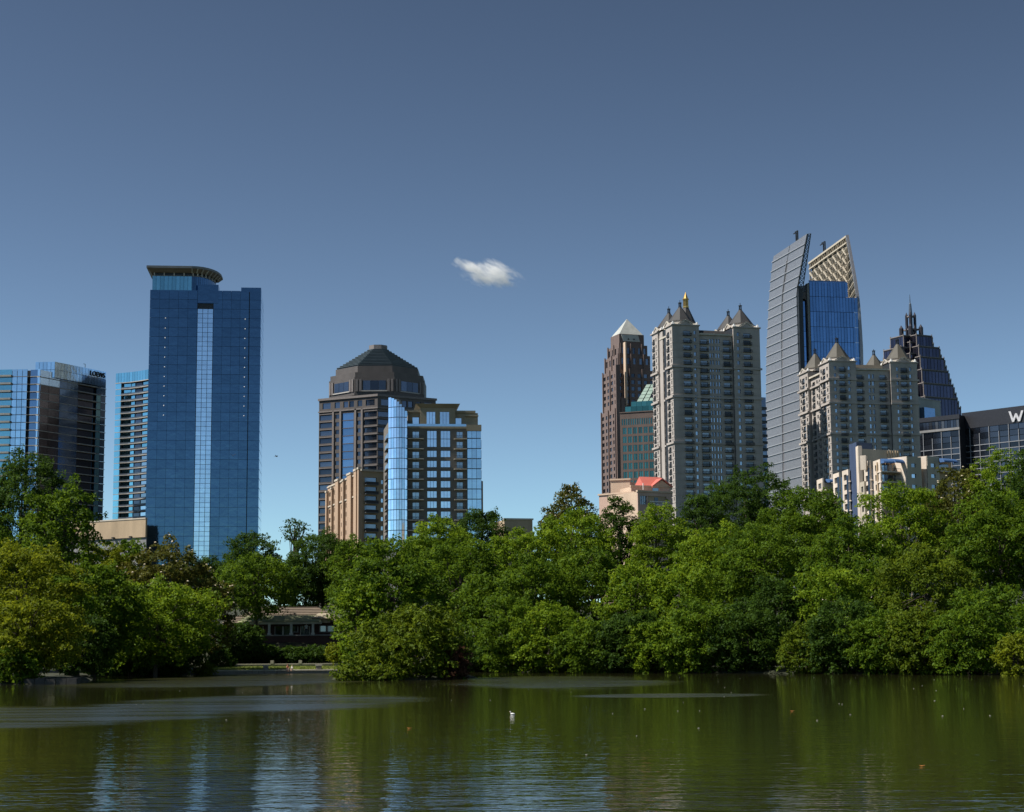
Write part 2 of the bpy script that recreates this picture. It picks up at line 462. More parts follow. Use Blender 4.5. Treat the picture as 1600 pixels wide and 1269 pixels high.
def core(b, poly, top, name='core', mat=None, bottom=None):
    z0 = (WL(b).z-1.5) if bottom is None else bottom
    return MB().prism(poly, z0, top).obj(name, mat or M_core, b)

# ---------------------------------------------------- 1. glass hotel at the left edge
def glass_hotel():
    b = building('glass_hotel_tower', pt(40, 700, 868), 'grey glass hotel tower at the left edge with rooftop letters on its dark right side')
    A0 = pt(-60, 700, 852); A1 = pt(41, 700, 850); B1 = pt(59, 700, 849); C1 = pt(165, 700, 892)
    BK = C1+Vector((-40, 26)); BL = A0+Vector((6, 60))
    fa = Face(b, A0, A1); fb = Face(b, A1, B1, 1.2); fc = Face(b, B1, C1)
    top = fa.w(577, 30); fh = 12.2*850/FPX; n = 24
    core(b, inset([A0, A1, B1, C1, BK, BL], 2.2), top-.4)
    topC = fc.w(577, 60)
    for k in range(n):
        z1 = top-k*fh; z0 = z1-fh
        ub = [0, .16*fa.L] + [fa.L*(.16+.84*i/10) for i in range(4, 11, 2)]
        us = [fa.x(p, 640) for p in (-60, -25, 17, 25, 33, 41)]
        for i in range(5):
            fa.box('glass_panel', M_sky if i > 1 else M_teal, us[i]+.12, us[i+1]-.12, .3, .6, z0+.35, z1)
        fa.box('floor_slab', M_slabd, 0, fa.L, 0.2, 2.4, z0, z0+.32)
        bl = fa.x(17, 640)
        fa.box('balcony', M_slab, fa.x(-10, 640), bl, -1.5, .15, z0, z0+.9)
        fb.box('recessed_window', M_navy, .2, fb.L-1.6, .8, 1.0, z0+.35, z1-.1)
        fb.box('glass_panel', M_sky, fb.L-1.5, fb.L-.05, -.6, -.4, z0+.35, z1-.05)
        fb.box('floor_slab', M_slab, .1, fb.L, -.5, .7, z0, z0+.32)
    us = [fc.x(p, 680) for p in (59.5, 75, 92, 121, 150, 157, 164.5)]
    for k in range(n):
        z1 = topC-k*fh; z0 = z1-fh
        mats = [M_brown_gl, M_brown_gl, M_navy, M_smoke, M_teal, M_navy]  # brown bays carry the reflection of a dark building in their tint
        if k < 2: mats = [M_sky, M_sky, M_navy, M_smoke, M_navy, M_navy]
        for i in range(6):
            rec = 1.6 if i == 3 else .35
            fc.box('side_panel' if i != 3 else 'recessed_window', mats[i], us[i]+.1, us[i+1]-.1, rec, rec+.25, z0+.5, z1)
        fc.box('floor_slab', M_slab, 0.05, us[3], .2, 2.0, z0+.05, z0+.4)
        fc.box('balcony', M_slab, us[3], us[4], -.3, 2.0, z0+.02, z0+.45)
        fc.box('floor_slab', M_slab, us[4], fc.L-.1, .22, 2.0, z0+.08, z0+.36)
    # penthouse with the sign
    P0 = pt(55.4, 567, 858); P1 = pt(86, 564, 857); P2 = pt(166, 583, 891)
    zt = Face(b, P0, P1).w(565, 86)
    core(b, inset([P0, P1, P2, P2+Vector((-30, 20)), P0+Vector((2, 40))], .4), zt-.2, 'penthouse', bottom=top-2)
    for f, nn in ((Face(b, P0, P1), 5), (Face(b, P1, P2), 17)):
        for i in range(nn):
            for r in range(2):
                f.box('glass_panel', M_sky if r == 0 or i < 9 else M_navy, f.L*i/nn+.08, f.L*(i+1)/nn-.08, 0, .25, zt-4.1*(r+1)+.1, zt-4.1*r-.05)
    fs = Face(b, P1, P2)
    s = fs.w(580, 140); hgt = 3.6; uu = fs.x(139.5, 585); span = fs.x(165, 588)-uu
    for i, ch in enumerate('LOEWS'):
        cu_ = bpy.data.curves.new('letter', 'FONT'); cu_.body = ch; cu_.size = 3.6; cu_.extrude = .15; cu_.align_x = 'CENTER'
        tmp = bpy.data.objects.new('letter', cu_); me = bpy.data.meshes.new_from_object(tmp); bpy.data.objects.remove(tmp)
        me.materials.clear(); me.materials.append(M_iron)
        o = bpy.data.objects.new('letter', me)
        fs.place(o, uu+span*(i+.5)/5, -.25, zt-3.4)
        o.rotation_euler = (R(90), 0, fs.ang)
    fs.box('roof_mast', M_iron, uu-1.0, uu-.8, 2, 2.2, zt-.3, zt+2.2); fs.box('roof_mast_arm', M_iron, uu-2.2, uu-.8, 2, 2.2, zt+2.2, zt+2.4)
glass_hotel()

# ---------------------------------------------------- 2. teal tower half hidden behind the blue one
def teal_tower():
    b = building('teal_glass_tower', pt(212, 700, 930), 'teal glass tower with curved balcony slabs, half hidden behind the dark blue skyscraper')
    pts = [pt(178, 700, 931), pt(187, 700, 929), pt(200, 700, 927), pt(216, 700, 922.5), pt(242, 700, 913)]
    f0 = Face(b, pts[0], pts[1]); top = f0.w(584, 178); fh = 9.8*928/FPX
    core(b, inset(pts+[pts[-1]+Vector((4, 40)), pts[0]+Vector((12, 40))], 2.4), top-4.6, bottom=None)
    core(b, inset(pts+[pts[-1]+Vector((4, 40)), pts[0]+Vector((12, 40))], .5), top, 'crown_core', bottom=top-5.5)
    for i in range(4):
        f = Face(b, pts[i], pts[i+1])
        nn = (2, 3, 4, 6)[i]
        for k in range(nn):
            f.box('crown_panel', M_teal, f.L*k/nn+.06, f.L*(k+1)/nn-.06, .1, .45, top-5.3, top)
        f.box('crown_ledge', M_slab, 0, f.L, -.25, .6, top-5.75, top-5.35)
        for k in range(25):
            z1 = top-5.75-k*fh; z0 = z1-fh
            if i == 0:
                f.box('glass_panel', M_teal, .05, f.L-.05, .1, .4, z0+.3, z1-.05)
                f.box('floor_slab', M_slab, 0, f.L, .05, 2.5, z0, z0+.28)
            else:
                mt = M_teal if i != 2 else M_navy
                if i == 3:
                    f.box('glass_panel', M_teal if k < 11 else M_wglass, f.L*.08, f.L*.95, 1.6, 1.8, z0+.3, z1)
                elif i == 2:
                    f.box('glass_panel', M_teal, .05, f.L*.35, 1.6, 1.8, z0+.3, z1); f.box('recessed_window', M_smoke, f.L*.35, f.L-.05, 2.0, 2.2, z0+.3, z1)
                else:
                    f.box('glass_panel', M_teal, .05, f.L-.05, 1.6, 1.8, z0+.3, z1)
                bb = f.box('balcony', M_slab, -.05, f.L+.05, -.2, 2.6, z0, z0+.35)
                f.box('railing', M_steel, 0, f.L, -.1, -.02, z0+.35, z0+1.1, bb)
teal_tower()

# ---------------------------------------------------- tan podium between them
def podium():
    A = pt(110, 840, 812); B = pt(228.5, 840, 786)
    b = building('tan_podium_block', (A+B)/2, 'low tan windowless podium at the foot of the dark blue skyscraper')
    f = Face(b, A, B); q = [A, B, B+Vector((-7.5, 30)), A+Vector((-4, 30))]
    t1 = f.w(814, 180); t2 = f.w(842, 180)
    f.wall('lower_wall', M_slabd, 0, f.L, WL(b).z-1, t2, [(f.x(p, 855), f.x(p+12, 855), f.w(862, p), f.w(851, p)) for p in (150, 190, 210)], .5)
    for p in (150, 190, 210):
        o = bpy.data.objects.new('vent', unit(M_smoke)); f.place(o, f.x(p, 855), .35, f.w(862, p), (f.x(p+12, 855)-f.x(p, 855), .1, f.w(851, p)-f.w(862, p)))
        for i in range(4): f.box('louver_slat', M_slab, f.x(p, 855), f.x(p+12, 855), .2, .34, f.w(862, p)+.75*i+.1, f.w(862, p)+.75*i+.35)
    MB().prism(inset(q, .5), WL(b).z-1.5, t1-.2).obj('core', M_tan, b)
    f.box('upper_wall', M_tan, 0, f.L, -.6, .45, t2+.02, t1)
    f.box('coping', M_tanp, -.1, f.L, -.8, .6, t1+.01, t1+.6)
    for p in (178, 205): f.box('floodlight', M_iron, f.x(p, 842), f.x(p, 842)+1.2, -1.6, -.65, t2+.1, t2+.7)
podium()

# ---------------------------------------------------- 3. dark blue skyscraper
def blue_tower():
    A = pt(230.5, 640, 812); u = Vector((math.cos(R(6)), math.sin(R(6))))
    f0 = Face(None, A, A+u*50)
    Lr = f0.x(406, 640); B = A+u*Lr
    b = building('blue_glass_skyscraper', (A+B)/2, 'tall dark blue glass skyscraper with a pale vertical strip and curved rooftop canopy')
    f = Face(b, A, B); q = quad(A, B, 34)
    X = lambda p: f.x(p, 640)
    zt = f.w(454.5, 360); fh = 15.05*(812+Lr*.05)/FPX
    zS = f.w(475, 320)
    core(b, inset(q, .55), zt-.3)
    us = [X(230.6), X(246)] + [X(246)+(X(305.6)-X(246))*i/4 for i in range(1, 5)]
    us2 = [X(331)+(X(387)-X(331))*i/4 for i in range(5)]
    n = 29
    g = .045
    for k in range(n):
        z1 = zt-k*fh; z0 = z1-fh
        for i in range(len(us)-1):
            d = .12 if i == 0 else 0
            f.box('glass_panel', M_blue, us[i]+g, us[i+1]-g, d, .5, z0+.13, z1)
        for i in range(4):
            f.box('glass_panel', M_blue, us2[i]+g, us2[i+1]-g, 0, .5, z0+.13, z1)
        f.box('glass_panel', M_blue, X(388.2), X(406)-.1, -.5, .5, z0+.1, z1)
        if z1 < zS+1:
            for i in range(3):
                w3 = (X(330.6)-X(306))/3
                f.box('pale_panel', M_blue_pale, X(306)+w3*i+.1, X(306)+w3*(i+1)-.1, .1, .5, z0+.15, z0+fh/2-.08)
                f.box('pale_panel', M_blue_pale, X(306)+w3*i+.1, X(306)+w3*(i+1)-.1, .1, .5, z0+fh/2+.08, z1)
    # right-hand side, rooftop blocks
    fr = Face(b, q[1], q[2])
    for k in range(n):
        z1 = zt-k*fh; fr.box('side_panel', M_blue_pale if k % 9 == 4 else M_sky, .2, fr.L-.3, 0, .5, z1-fh+.3, z1)
    f.box('rooftop_block', M_blue, X(374), X(405.5), 1.5, 12, zt-.2, f.w(448.5, 390))
    zb = f.w(445, 322)
    f.box('rooftop_block', M_blue, X(306), X(338.5), -.3, 9, zS+.3, zb)
    f.box('lintel', M_navy, X(306), X(331), -.45, -.32, zS+.9, zS+1.3)
    # crown: glass drum with a straight front and a rounded right end, under a flaring canopy
    zc0 = zt-1; zc1 = f.w(431, 260)
    drum = [f.P(X(233.5), .6), f.P(X(296), .6)]
    cx = X(296); rx = X(331)-cx
    for i in range(1, 8):
        t = math.pi/2*i/8; drum.append(f.P(cx+rx*math.sin(t)*1.0, .6+20*(1-math.cos(t))))
    drum += [f.P(cx+rx, 22), f.P(X(233.5), 22)]
    MB().prism(inset(drum, .4), zc0, zc1+3.0).obj('crown_core', M_core, b)
    for i in range(8):
        fi = Face(b, drum[i], drum[i+1]); nn = 10 if i == 0 else 2
        for k in range(nn):
            fi.box('crown_panel', M_teal if i == 0 else M_blue, fi.L*k/nn+.06, fi.L*(k+1)/nn-.06, 0, .35, zc0, zc1)
        nn = 4 if i == 0 else 1
        for k in range(nn):
            fi.box('canopy_post', M_tanp, fi.L*(k+.15)/nn, fi.L*(k+.15)/nn+.5, -.4, .3, zc1, zc1+3.2)
        fi.box('crown_sill', M_slabd, 0, fi.L, -.15, .36, zc1-.02, zc1+.25)
    zc2 = f.w(424.5, 260); zc3 = f.w(416.5, 260)
    can0 = inset(drum, -.6); can1 = inset(drum, -2.4)
    MB().frustum(can0, zc2-.4, can1, zc3-1.1).obj('canopy_soffit', M_canopy, b)
    MB().prism(inset(drum, -2.6), zc3-1.1, zc3).obj('canopy_roof', M_slabd, b)
    for i in range(1, 9):
        fi = Face(b, can0[i-1], can0[i]); fo = Face(b, can1[i-1], can1[i])
        p0 = can0[i]; p1 = can1[i]
        MB().beam((p0.x, p0.y, zc2-.5), (p1.x, p1.y, zc3-1.3), .5).obj('canopy_rib', M_tanp, b)
    # small plain white balls on the facade, one per storey on both flanks
    lm = MB().ball((0, 0, 0), .30, 1, 8, 5).mesh('facade_dot', M_dot)
    for k in range(1, 12):
        f.inst('facade_dot', lm, X(256)-.0, -.25, f.w(483+15.1*k if k > 1 else 497.5, 256))
        f.inst('facade_dot', lm, X(381.5), -.25, f.w(484+15.1*k, 381))
blue_tower()

# ---------------------------------------------------- 4. domed granite tower
def domed_tower():
    A = pt(498.5, 640, 916); C = pt(590, 640, 899); E = pt(681, 640, 918)
    b = building('domed_granite_tower', (C+Vector((0, 22))), 'dark brown granite office tower with stepped octagonal dome roof')
    poly = [A, C, E, E+Vector((-4, 40)), A+Vector((4, 40))]
    ctr = Vector((C.x, 937))
    top = Face(b, A, C).w(624, 500); fh = 12.3*908/FPX
    core(b, inset(poly, .8), top-.3)
    for fi, (P, Q) in enumerate(((A, C), (C, E))):
        f = Face(b, P, Q); W = f.L
        n = 18
        ops = []
        if fi == 0:
            cols = [(.0, .235, 'r'), (.285, .355, 's'), (.385, .595, 'g'), (.66, .72, 's'), (.77, 1.0, 'r')]
        else:
            cols = [(.0, .30, 'r'), (.36, .42, 's'), (.47, .66, 'g'), (.70, .76, 's'), (.80, 1.0, 'r')]
        for k in range(n):
            z1 = top-8.5-k*fh; z0 = z1-fh
            for (a, c, t) in cols:
                if t == 'r':
                    ops.append((max(.4, a*W), min(W-.4, c*W), z0+1.0, z1-.6))
                elif t == 's': ops.append((a*W, c*W, z0+1.4, z1-.5))
                else: ops.append((a*W, c*W, z0+.25, z1-.1))
        for j, (a, c) in enumerate(((.06, .2), (.27, .36), (.42, .5), (.52, .6), (.66, .74), (.8, .95))):
            ops.append((a*W, c*W, top-5.6, top-2.4))
        f.wall('wall', M_granite, 0, W, WL(b).z-1, top, ops, .7)
        for o in ops:
            f.box('window', M_smoke if (o[3]-o[2]) < fh-.6 else M_navy, o[0]-.02, o[1]+.02, .45, .62, o[2]-.02, o[3]+.02)
        for a in ((.25, .375, .63, .74) if fi == 0 else (.33, .45, .68, .78)):
            f.box('pilaster', M_trim, a*W-.55, a*W+.55, -.5, .02, WL(b).z-1, top-6.6)
        f.box('cornice', M_trim, -.3, W+.3, -.5, 0.0, top-7.4, top-6.7)
        f.box('cornice', M_trim, -.4, W+.4, -.6, 0.0, top-1.0, top+.2)
        for k in range(n+1):
            z = top-8.5-k*fh
            for (a, c, t) in cols:
                if t == 'r': f.box('ribbon_sill', M_trim, a*W+.1, c*W-.1, -.25, -.01, z-.1, z+.28)
    px = lambda p: p*918/FPX
    c2 = ctr
    def tier(name, wl, wr, y0, y1, mat, sides=8):
        r = (wr-wl)/2*937/FPX/math.cos(R(22.5))
        z0 = at(591, y0, 932).z; z1 = at(591, y1, 932).z
        poly = octagon((at(591, y1, 937).x, c2.y), r, R(22.5))
        MB().prism(poly, z0, z1).obj(name, mat, b); return poly, z0, z1
    p, z0, z1 = tier('crown_drum', 517, 666, 626, 598, M_granite)
    for i in range(8):
        f = Face(b, p[i], p[(i+1) % 8])
        if f.n.y < -.2: continue
        if f.n.y > 0:
            for (a, c) in ((.22, .40), (.41, .59), (.60, .78)):
                f.box('crown_window', M_smoke, f.L*a, f.L*c, -.12, .3, z0+(z1-z0)*.28, z1-2.0)
            for a in (.03, .12, .82, .91): f.box('crown_pilaster', M_trim, f.L*a, f.L*(a+.06), -.5, .2, z0+2.0, z1-1.2)
            f.box('crown_sill', M_slab, f.L*.18, f.L*.82, -.5, .2, z0+(z1-z0)*.2, z0+(z1-z0)*.26)
    p, z0, z1 = tier('crown_cornice', 519, 664, 598, 590.5, M_granite)
    p, z0, z1 = tier('crown_attic', 527, 656, 590.5, 579.5, M_granite)
    n = 11
    for k in range(n):
        t = k/(n-1)
        hw = 62*(1-t)+16*t; ya = 579.5-(34/n)*k; yb_ = 579.5-(34/n)*(k+1)
        tier('roof_step', 591-hw, 591+hw, ya+.3, yb_+.8, M_dome)
        tier('roof_lip', 591-hw-1.2, 591+hw+1.2, yb_+.8, yb_+.02, M_lip)
    tier('roof_cap', 577, 605, 545.3, 538.5, M_trim)
domed_tower()

# ---------------------------------------------------- 5. orange-tan apartment block
def orange_block():
    A = pt(512, 780, 656); C = pt(564, 780, 600); E = pt(604, 780, 606)
    b = building('orange_apartment_block', C+Vector((0, 25)), 'sunlit orange-tan apartment block in front of the domed granite tower')
    poly = [A, C, E, A+(E-C)]
    f = Face(b, A, C); g = Face(b, C, E)
    top = g.w(736, 575); base = WL(b).z-1
    core(b, inset(poly, .9), top-.4)
    W = f.L; fh = 3.25
    ops = []; bays = [(.04, .16), (.20, .30), (.42, .50), (.56, .66), (.78, .86)]
    n = int((top-base)/fh)
    for k in range(n-1):
        z0 = top-2.2-(k+1)*fh+.9; z1 = z0+1.7
        for a, c in bays:
            ops.append((W*(a+.01), W*(c-.01), z0, z1))
    f.wall('wall', M_orange, 0, W, base, top-.2, ops, .6)
    for o in ops: f.box('window', M_dglass, o[0], o[1], .35, .5, o[2], o[3])
    for a, c, h in ((.30, .40, -.2), (.52, .56, -1.2), (.66, .78, .0), (.86, .93, .4), (.965, 1.0, .5), (.17, .2, -2.4), (0, .035, -2.8)):
        f.box('projecting_bay', M_orange, W*a, W*c, -.9, -.01, base, top+h)
        f.box('bay_cap', M_tanp, W*a-.2, W*c+.2, -1.1, .2, top+h+.01, top+h+.7)
    for zz in (top-8.5, top-1.0): f.box('string_course', M_tanp, 0, W, -.35, -.02, zz, zz+.5)
    ops = []
    for k in range(n-1):
        z0 = top-2.0-(k+1)*fh+.45
        ops.append((g.L*.14, g.L*.62, z0, z0+2.5)); ops.append((g.L*.78, g.L*.9, z0+.5, z0+1.9))
    g.wall('wall', M_tan, 0, g.L, base, top-.2, ops, .6)
    for o in ops:
        wide = o[1]-o[0] > 2
        g.box('window', M_dglass if wide else M_wglass, o[0], o[1], .4, .52, o[2], o[3])
        if wide:
            bb = g.box('balcony', M_slabd, o[0]-.1, o[1]+.1, -1.1, .35, o[2]-.2, o[2]+.02)
            g.box('railing', M_iron, o[0]-.1, o[1]+.1, -1.1, -1.02, o[2]+.03, o[2]+1.0, bb)
    g.box('cornice', M_tanp, -.3, g.L+.2, -.8, .3, top-.15, top+.5)
orange_block()

# ---------------------------------------------------- 6. condo with glass corner turret
def glass_turret_condo():
    A = pt(606.5, 760, 560); E = pt(752, 760, 563)
    b = building('glass_turret_condo_tower', (A+E)/2+Vector((0, 12)), 'dark taupe condominium tower with a pale blue glass corner turret and khaki penthouse')
    f = Face(b, A, E); base = WL(b).z-1
    X = lambda p: f.x(p, 760)
    roof = f.w(669, 700); pitch = 16.0*561/FPX; z_s = f.w(685.7, 690)
    slabs = [z_s-pitch*k for k in range(12)]
    q = quad(f.P(X(636), 0), f.P(X(752), 0), 22)
    core(b, inset(q, .7), roof-.3)
    ops = []
    for k, z in enumerate(slabs):
        ops.append((X(644.8), X(654.8), z+.35, z+2.35)); ops.append((X(714), X(723.2), z+.35, z+2.35))
        if k == 0: continue
        for a, c in ((667.8, 682.3), (689, 703.6)):
            if k == 1: ops.append((X(a), X(c), z+.65, z+.65+5.3))
            else: ops.append((X(a), X(c), z+.65, z+2.75))
    f.wall('wall', M_taupe, X(636), X(730), base, roof, ops, .6)
    for o in ops:
        w = f.box('window', M_bglass if o[1]-o[0] > 2.5 else M_wglass, o[0], o[1], .38, .5, o[2], o[3])
        nn = 3 if o[1]-o[0] > 2.5 else 2
        for i in range(1, nn): f.box('mullion', M_slabd, o[0]+(o[1]-o[0])*i/nn-.05, o[0]+(o[1]-o[0])*i/nn+.05, .3, .37, o[2], o[3], w)
        if o[3]-o[2] > 4: f.box('transom', M_slabd, o[0], o[1], .28, .375, (o[2]+o[3])/2-.1, (o[2]+o[3])/2+.1, w)
    for z in slabs:
        for a, c in ((636.6, 661.8), (709.5, 729.3)):
            bb = f.box('balcony', M_tanp, X(a), X(c), -1.7, -.01, z-.28, z)
            f.box('railing', M_iron, X(a)+.05, X(c)-.05, -1.65, -1.58, z+.9, z+1.0, bb)
            for i in range(13):
                u_ = X(a)+.05+(X(c)-X(a)-.2)*i/12; f.box('baluster', M_iron, u_, u_+.06, -1.64, -1.59, z+.01, z+.9, bb)
    # right glass corner
    f.box('corner_wall', M_slabd, X(730.05), X(752), .3, 20, base, f.w(672, 740))
    for k in range(-1, 12):
        z = slabs[0]-pitch*k-pitch if k >= 0 else slabs[0]
        zt = min(z+pitch, f.w(674, 740))
        for i in range(3):
            a = X(730.4)+(X(752)-X(730.4))*i/3
            f.box('glass_panel', M_sky, a+.05, a+(X(752)-X(730.4))/3-.05, 0, .25, z+.3, zt)
    fr = Face(b, f.P(X(752), .3), f.P(X(752), 20.3))
    for k in range(12):
        fr.box('side_panel', M_navy, .2, fr.L-.2, -.15, -.01, slabs[k]-pitch*.95, slabs[k]-.3)
    MB().prism(quad(f.P(X(752.5), 6), f.P(X(757), 6), 14), base, f.w(749, 754)).obj('tan_annex', M_tan, b)
    f.box('cornice', M_khaki, X(729), X(752.6), -.5, 1.0, f.w(673.5, 740), f.w(664, 740))
    # penthouse
    zr = roof
    f.box('parapet', M_khaki, X(636.4), X(729), -.5, .6, zr-.2, zr+.5)
    f.box('glass_railing', M_sky, X(636.5), X(728.8), -.4, -.33, zr+.51, zr+1.3)
    ph = f.w(644, 700)
    opsP = [(X(645), X(655), zr+.6, zr+3.8), (X(713), X(722), zr+.6, zr+3.6)]
    f.wall('penthouse_wall', M_khaki, X(637.5), X(748), zr, ph, opsP, .5, 2.0)
    for o in opsP: f.box('window', M_bglass, o[0], o[1], 2.3, 2.42, o[2], o[3])
    MB().prism(quad(f.P(X(638.2), 2.6), f.P(X(747), 2.6), 14), zr-.3, ph-.1).obj('penthouse_core', M_taupe, b)
    f.box('penthouse_cornice', M_khaki, X(636.8), X(660), 1.2, 3.5, ph+.01, ph+.7)
    f.box('penthouse_cornice', M_khaki, X(711.5), X(744), 1.2, 3.5, ph+.01, ph+.7)
    f.box('penthouse_cornice', M_khaki, X(728), X(748.5), .9, 4.5, f.w(650, 740), f.w(648, 740))
    pv0, pv1 = X(656.8), X(712); pt_ = f.w(637, 685)
    opsV = [(X(667), X(680.5), zr+.4, f.w(643, 680)), (X(688), X(702.5), zr+.4, f.w(643, 690))]
    f.wall('pavilion_wall', M_khaki, pv0, pv1, zr, pt_, opsV, .5, .8)
    for o in opsV:
        w = f.box('window', M_bglass, o[0], o[1], 1.1, 1.22, o[2], o[3])
        for i in (1, 2): f.box('mullion', M_slabd, o[0]+(o[1]-o[0])*i/3-.05, o[0]+(o[1]-o[0])*i/3+.05, 1.02, 1.09, o[2], o[3], w)
    q2 = quad(f.P(pv0+.02, 1.31), f.P(pv1-.02, 1.31), 12)
    MB().prism(q2, zr-.2, pt_-.02).obj('pavilion_core', M_taupe, b)
    q3 = quad(f.P(pv0, .7), f.P(pv1, .7), 13)
    MB().frustum(q3, pt_+.01, inset(q3, -1.5), f.w(631.2, 685)).obj('flared_cornice', M_khaki, b)
    # glass corner turret: quarter-round plan, swept curved top
    n = 7; P = []
    for i in range(n+1):
        t = i/n; ang = math.pi*(1.0-.5*t) 
        a = X(606.5)+(X(636)-X(606.5))*t
        P.append((a, -3.2*math.sin(math.pi*(.12+.62*t))+1.0))
    def ztop(t): 
        return f.w(621.5+ (24.5*(t**1.7)), 620)
    for i in range(n):
        fi = Face(b, f.P(*P[i]), f.P(*P[i+1]))
        lev = [z_s+pitch*4]+slabs
        zt_ = ztop((i+.5)/n); z = f.w(646, 620)
        rows = [f.w(685.7-16*k, 620) for k in (5, 4, 3, 2, 1, 0)]+[f.w(685.7+16*k, 620) for k in range(1, 12)]
        for k in range(len(rows)-1):
            hi, lo = min(rows[k], zt_), rows[k+1]
            if hi-lo < .3: continue
            fi.box('glass_panel', M_bglass if (k*3+i) % 4 else M_sky, .06, fi.L-.06, 0, .2, lo+.22, hi)
        MB().prism([fi.P(0, .25), fi.P(fi.L, .25), fi.P(fi.L, 4), fi.P(0, 4)], base, zt_-.15).obj('turret_core', M_slabd, b)
    # left return with balconies
    fl = Face(b, pt(597.5, 760, 585), f.P(*P[0]))
    fl.box('return_wall', M_taupe, 0, fl.L-.1, .4, 8, base, fl.w(668, 600))
    for k in range(12):
        z = slabs[k]+.3
        fl.box('balcony', M_taupe, fl.L*.55, fl.L-1, -.5, .39, z-.3, z)
        fl.box('window', M_wglass, fl.L*.3, fl.L*.8, .3, .38, z+.2, z+2.3)
glass_turret_condo()

# ---------------------------------------------------- 7. tan low roof peeping over the trees
def small_tan():
    A = pt(788, 812, 430); B = pt(832, 812, 432)
    b = building('small_tan_building', (A+B)/2, 'flat tan roofline just peeping over the trees right of the glass turret condominium')
    f = Face(b, A, B); t = f.w(812.5, 810)
    MB().prism(quad(A, B, 12), WL(b).z-1, t).obj('wall', M_tan, b)
    f.box('coping', M_tanp, -.2, f.L+.2, -.25, .4, t+.01, t+.4)
small_tan()
# ---------------------------------------------------- 8. brown tower with the pale pyramid
def pyramid_tower():
    a = R(20); D = 1000
    q0 = corner(940.5, 963, 1040, 700, D, a)
    b = building('pyramid_topped_tower', (q0[0]+q0[2])/2, 'slender red-brown setback tower with a pale pyramid roof')
    base = WL(b).z-1
    ctr = (q0[0]+q0[2])/2
    tiers = [(940.5, 963, 1036, 640, 700), (942.5, 965, 1024, 577, 620), (945.5, 967, 1016, 554, 570), (950, 969, 1011.5, 538, 550)]
    prevtop = base
    for ti, (xl, xc, xr, ytop, yref) in enumerate(tiers):
        q = corner(xl, xc, xr, yref, D+ti*2.2, a)
        F = Face(b, q[0], q[1]); S = Face(b, q[3], q[0])
        top = F.w(ytop, xc)
        MB().prism(inset(q, .6), prevtop-4 if ti else base, top-.2).obj('core', M_core, b)
        for f, nc in ((F, 6 if ti < 2 else 5), (S, 4)):
            ops = []; fh = 3.9; z = top-1.6
            lo = prevtop if ti else base
            while z-fh > max(lo, 55):
                for i in range(nc):
                    c = f.L*(i+.5)/nc; w = f.L/nc*.27
                    if ti >= 2: ops.append((c-w*.8, c+w*.8, z-fh+.15, z-.1))
                    else: ops.append((c-w, c+w, z-fh+1.1, z-.6))
                z -= fh
            f.wall('wall', M_redbrown, 0, f.L, lo-2, top, ops, .6)
            for o in ops: f.box('window' if ti < 2 else 'tall_window', M_dglass, o[0], o[1], .35, .5, o[2], o[3])
            for i in range(0, nc+1, 2):
                c = min(max(f.L*i/nc, .5), f.L-.5)
                f.box('pilaster', M_redbrown, c-.5, c+.5, -.6, -.01, lo-2, top+.8)
        prevtop = top
    # the tall pale pier on the front, stepped corner buttresses
    q = corner(941, 964, 1036, 640, D, a); F = Face(b, q[0], q[1])
    F.box('pale_pier', M_pinkl, F.x(976.3, 600), F.x(978.6, 600), -1.6, 1.5, F.w(634, 978), F.w(535, 977))
    for (p, yt) in ((962.5, 570), (970, 622)): F.box('corner_buttress', M_redbrown, F.x(p, 620)-.2, F.x(p, 620)+2.4, -1.0, .5, base, F.w(yt, p))
    # top block and pyramid
    q = corner(954, 967.5, 1006, 525, D+9, a); F = Face(b, q[0], q[1]); S = Face(b, q[3], q[0])
    zt = F.w(522.5, 985)
    MB().prism(q, prevtop-3, zt).obj('top_block', M_redbrown, b)
    c = (q[0]+q[2])/2
    ap = at(978.6, 498.6, c.y)
    MB().cone(inset(q, .35), zt+.02, (c.x, c.y, ap.z)).obj('pyramid_roof', M_copper if False else M_pyr, b)
    gl = Face(b, q[0], q[1])
    u0_, u1_ = gl.x(973.5, 530), gl.x(999.5, 530)
    mb = MB(); mb.v = [(u0_, -.5, 0), (u1_, -.5, 0), (u1_-1.2, -.5, 3.9), (u0_-1.2, -.5, 3.9), (u0_, .2, 0), (u1_, .2, 0), (u1_-1.2, .2, 3.9), (u0_-1.2, .2, 3.9)]; mb.f = list(BOXF)
    gl.place(bpy.data.objects.new('sloped_glazing', mb.mesh('sloped_glazing', M_pyr)), 0, 0, zt-4.4)
    tri = MB(); tri.v = [(-.55, 0, 0), (.55, 0, 0), (0, .25, 1.1), (-.55, .5, 0), (.55, .5, 0)]; tri.f = [(0, 1, 2), (3, 2, 4), (0, 2, 3), (1, 4, 2), (0, 3, 4, 1)]
    tm = tri.mesh('vent', M_iron)
    for i in range(4): gl.inst('dormer_vent', tm, u0_+.3+(u1_-u0_)*(i+.1)/4, .7+1.6*.45, zt+1.0)
    for i in range(2): gl.inst('dormer_vent', tm, u0_+(u1_-u0_)*(i+.9)/3, -.85, zt-3.4)
M_pyr = wallmat('pale_grey_green_metal', (.46, .47, .44), .5, streak=False)
pyramid_tower()

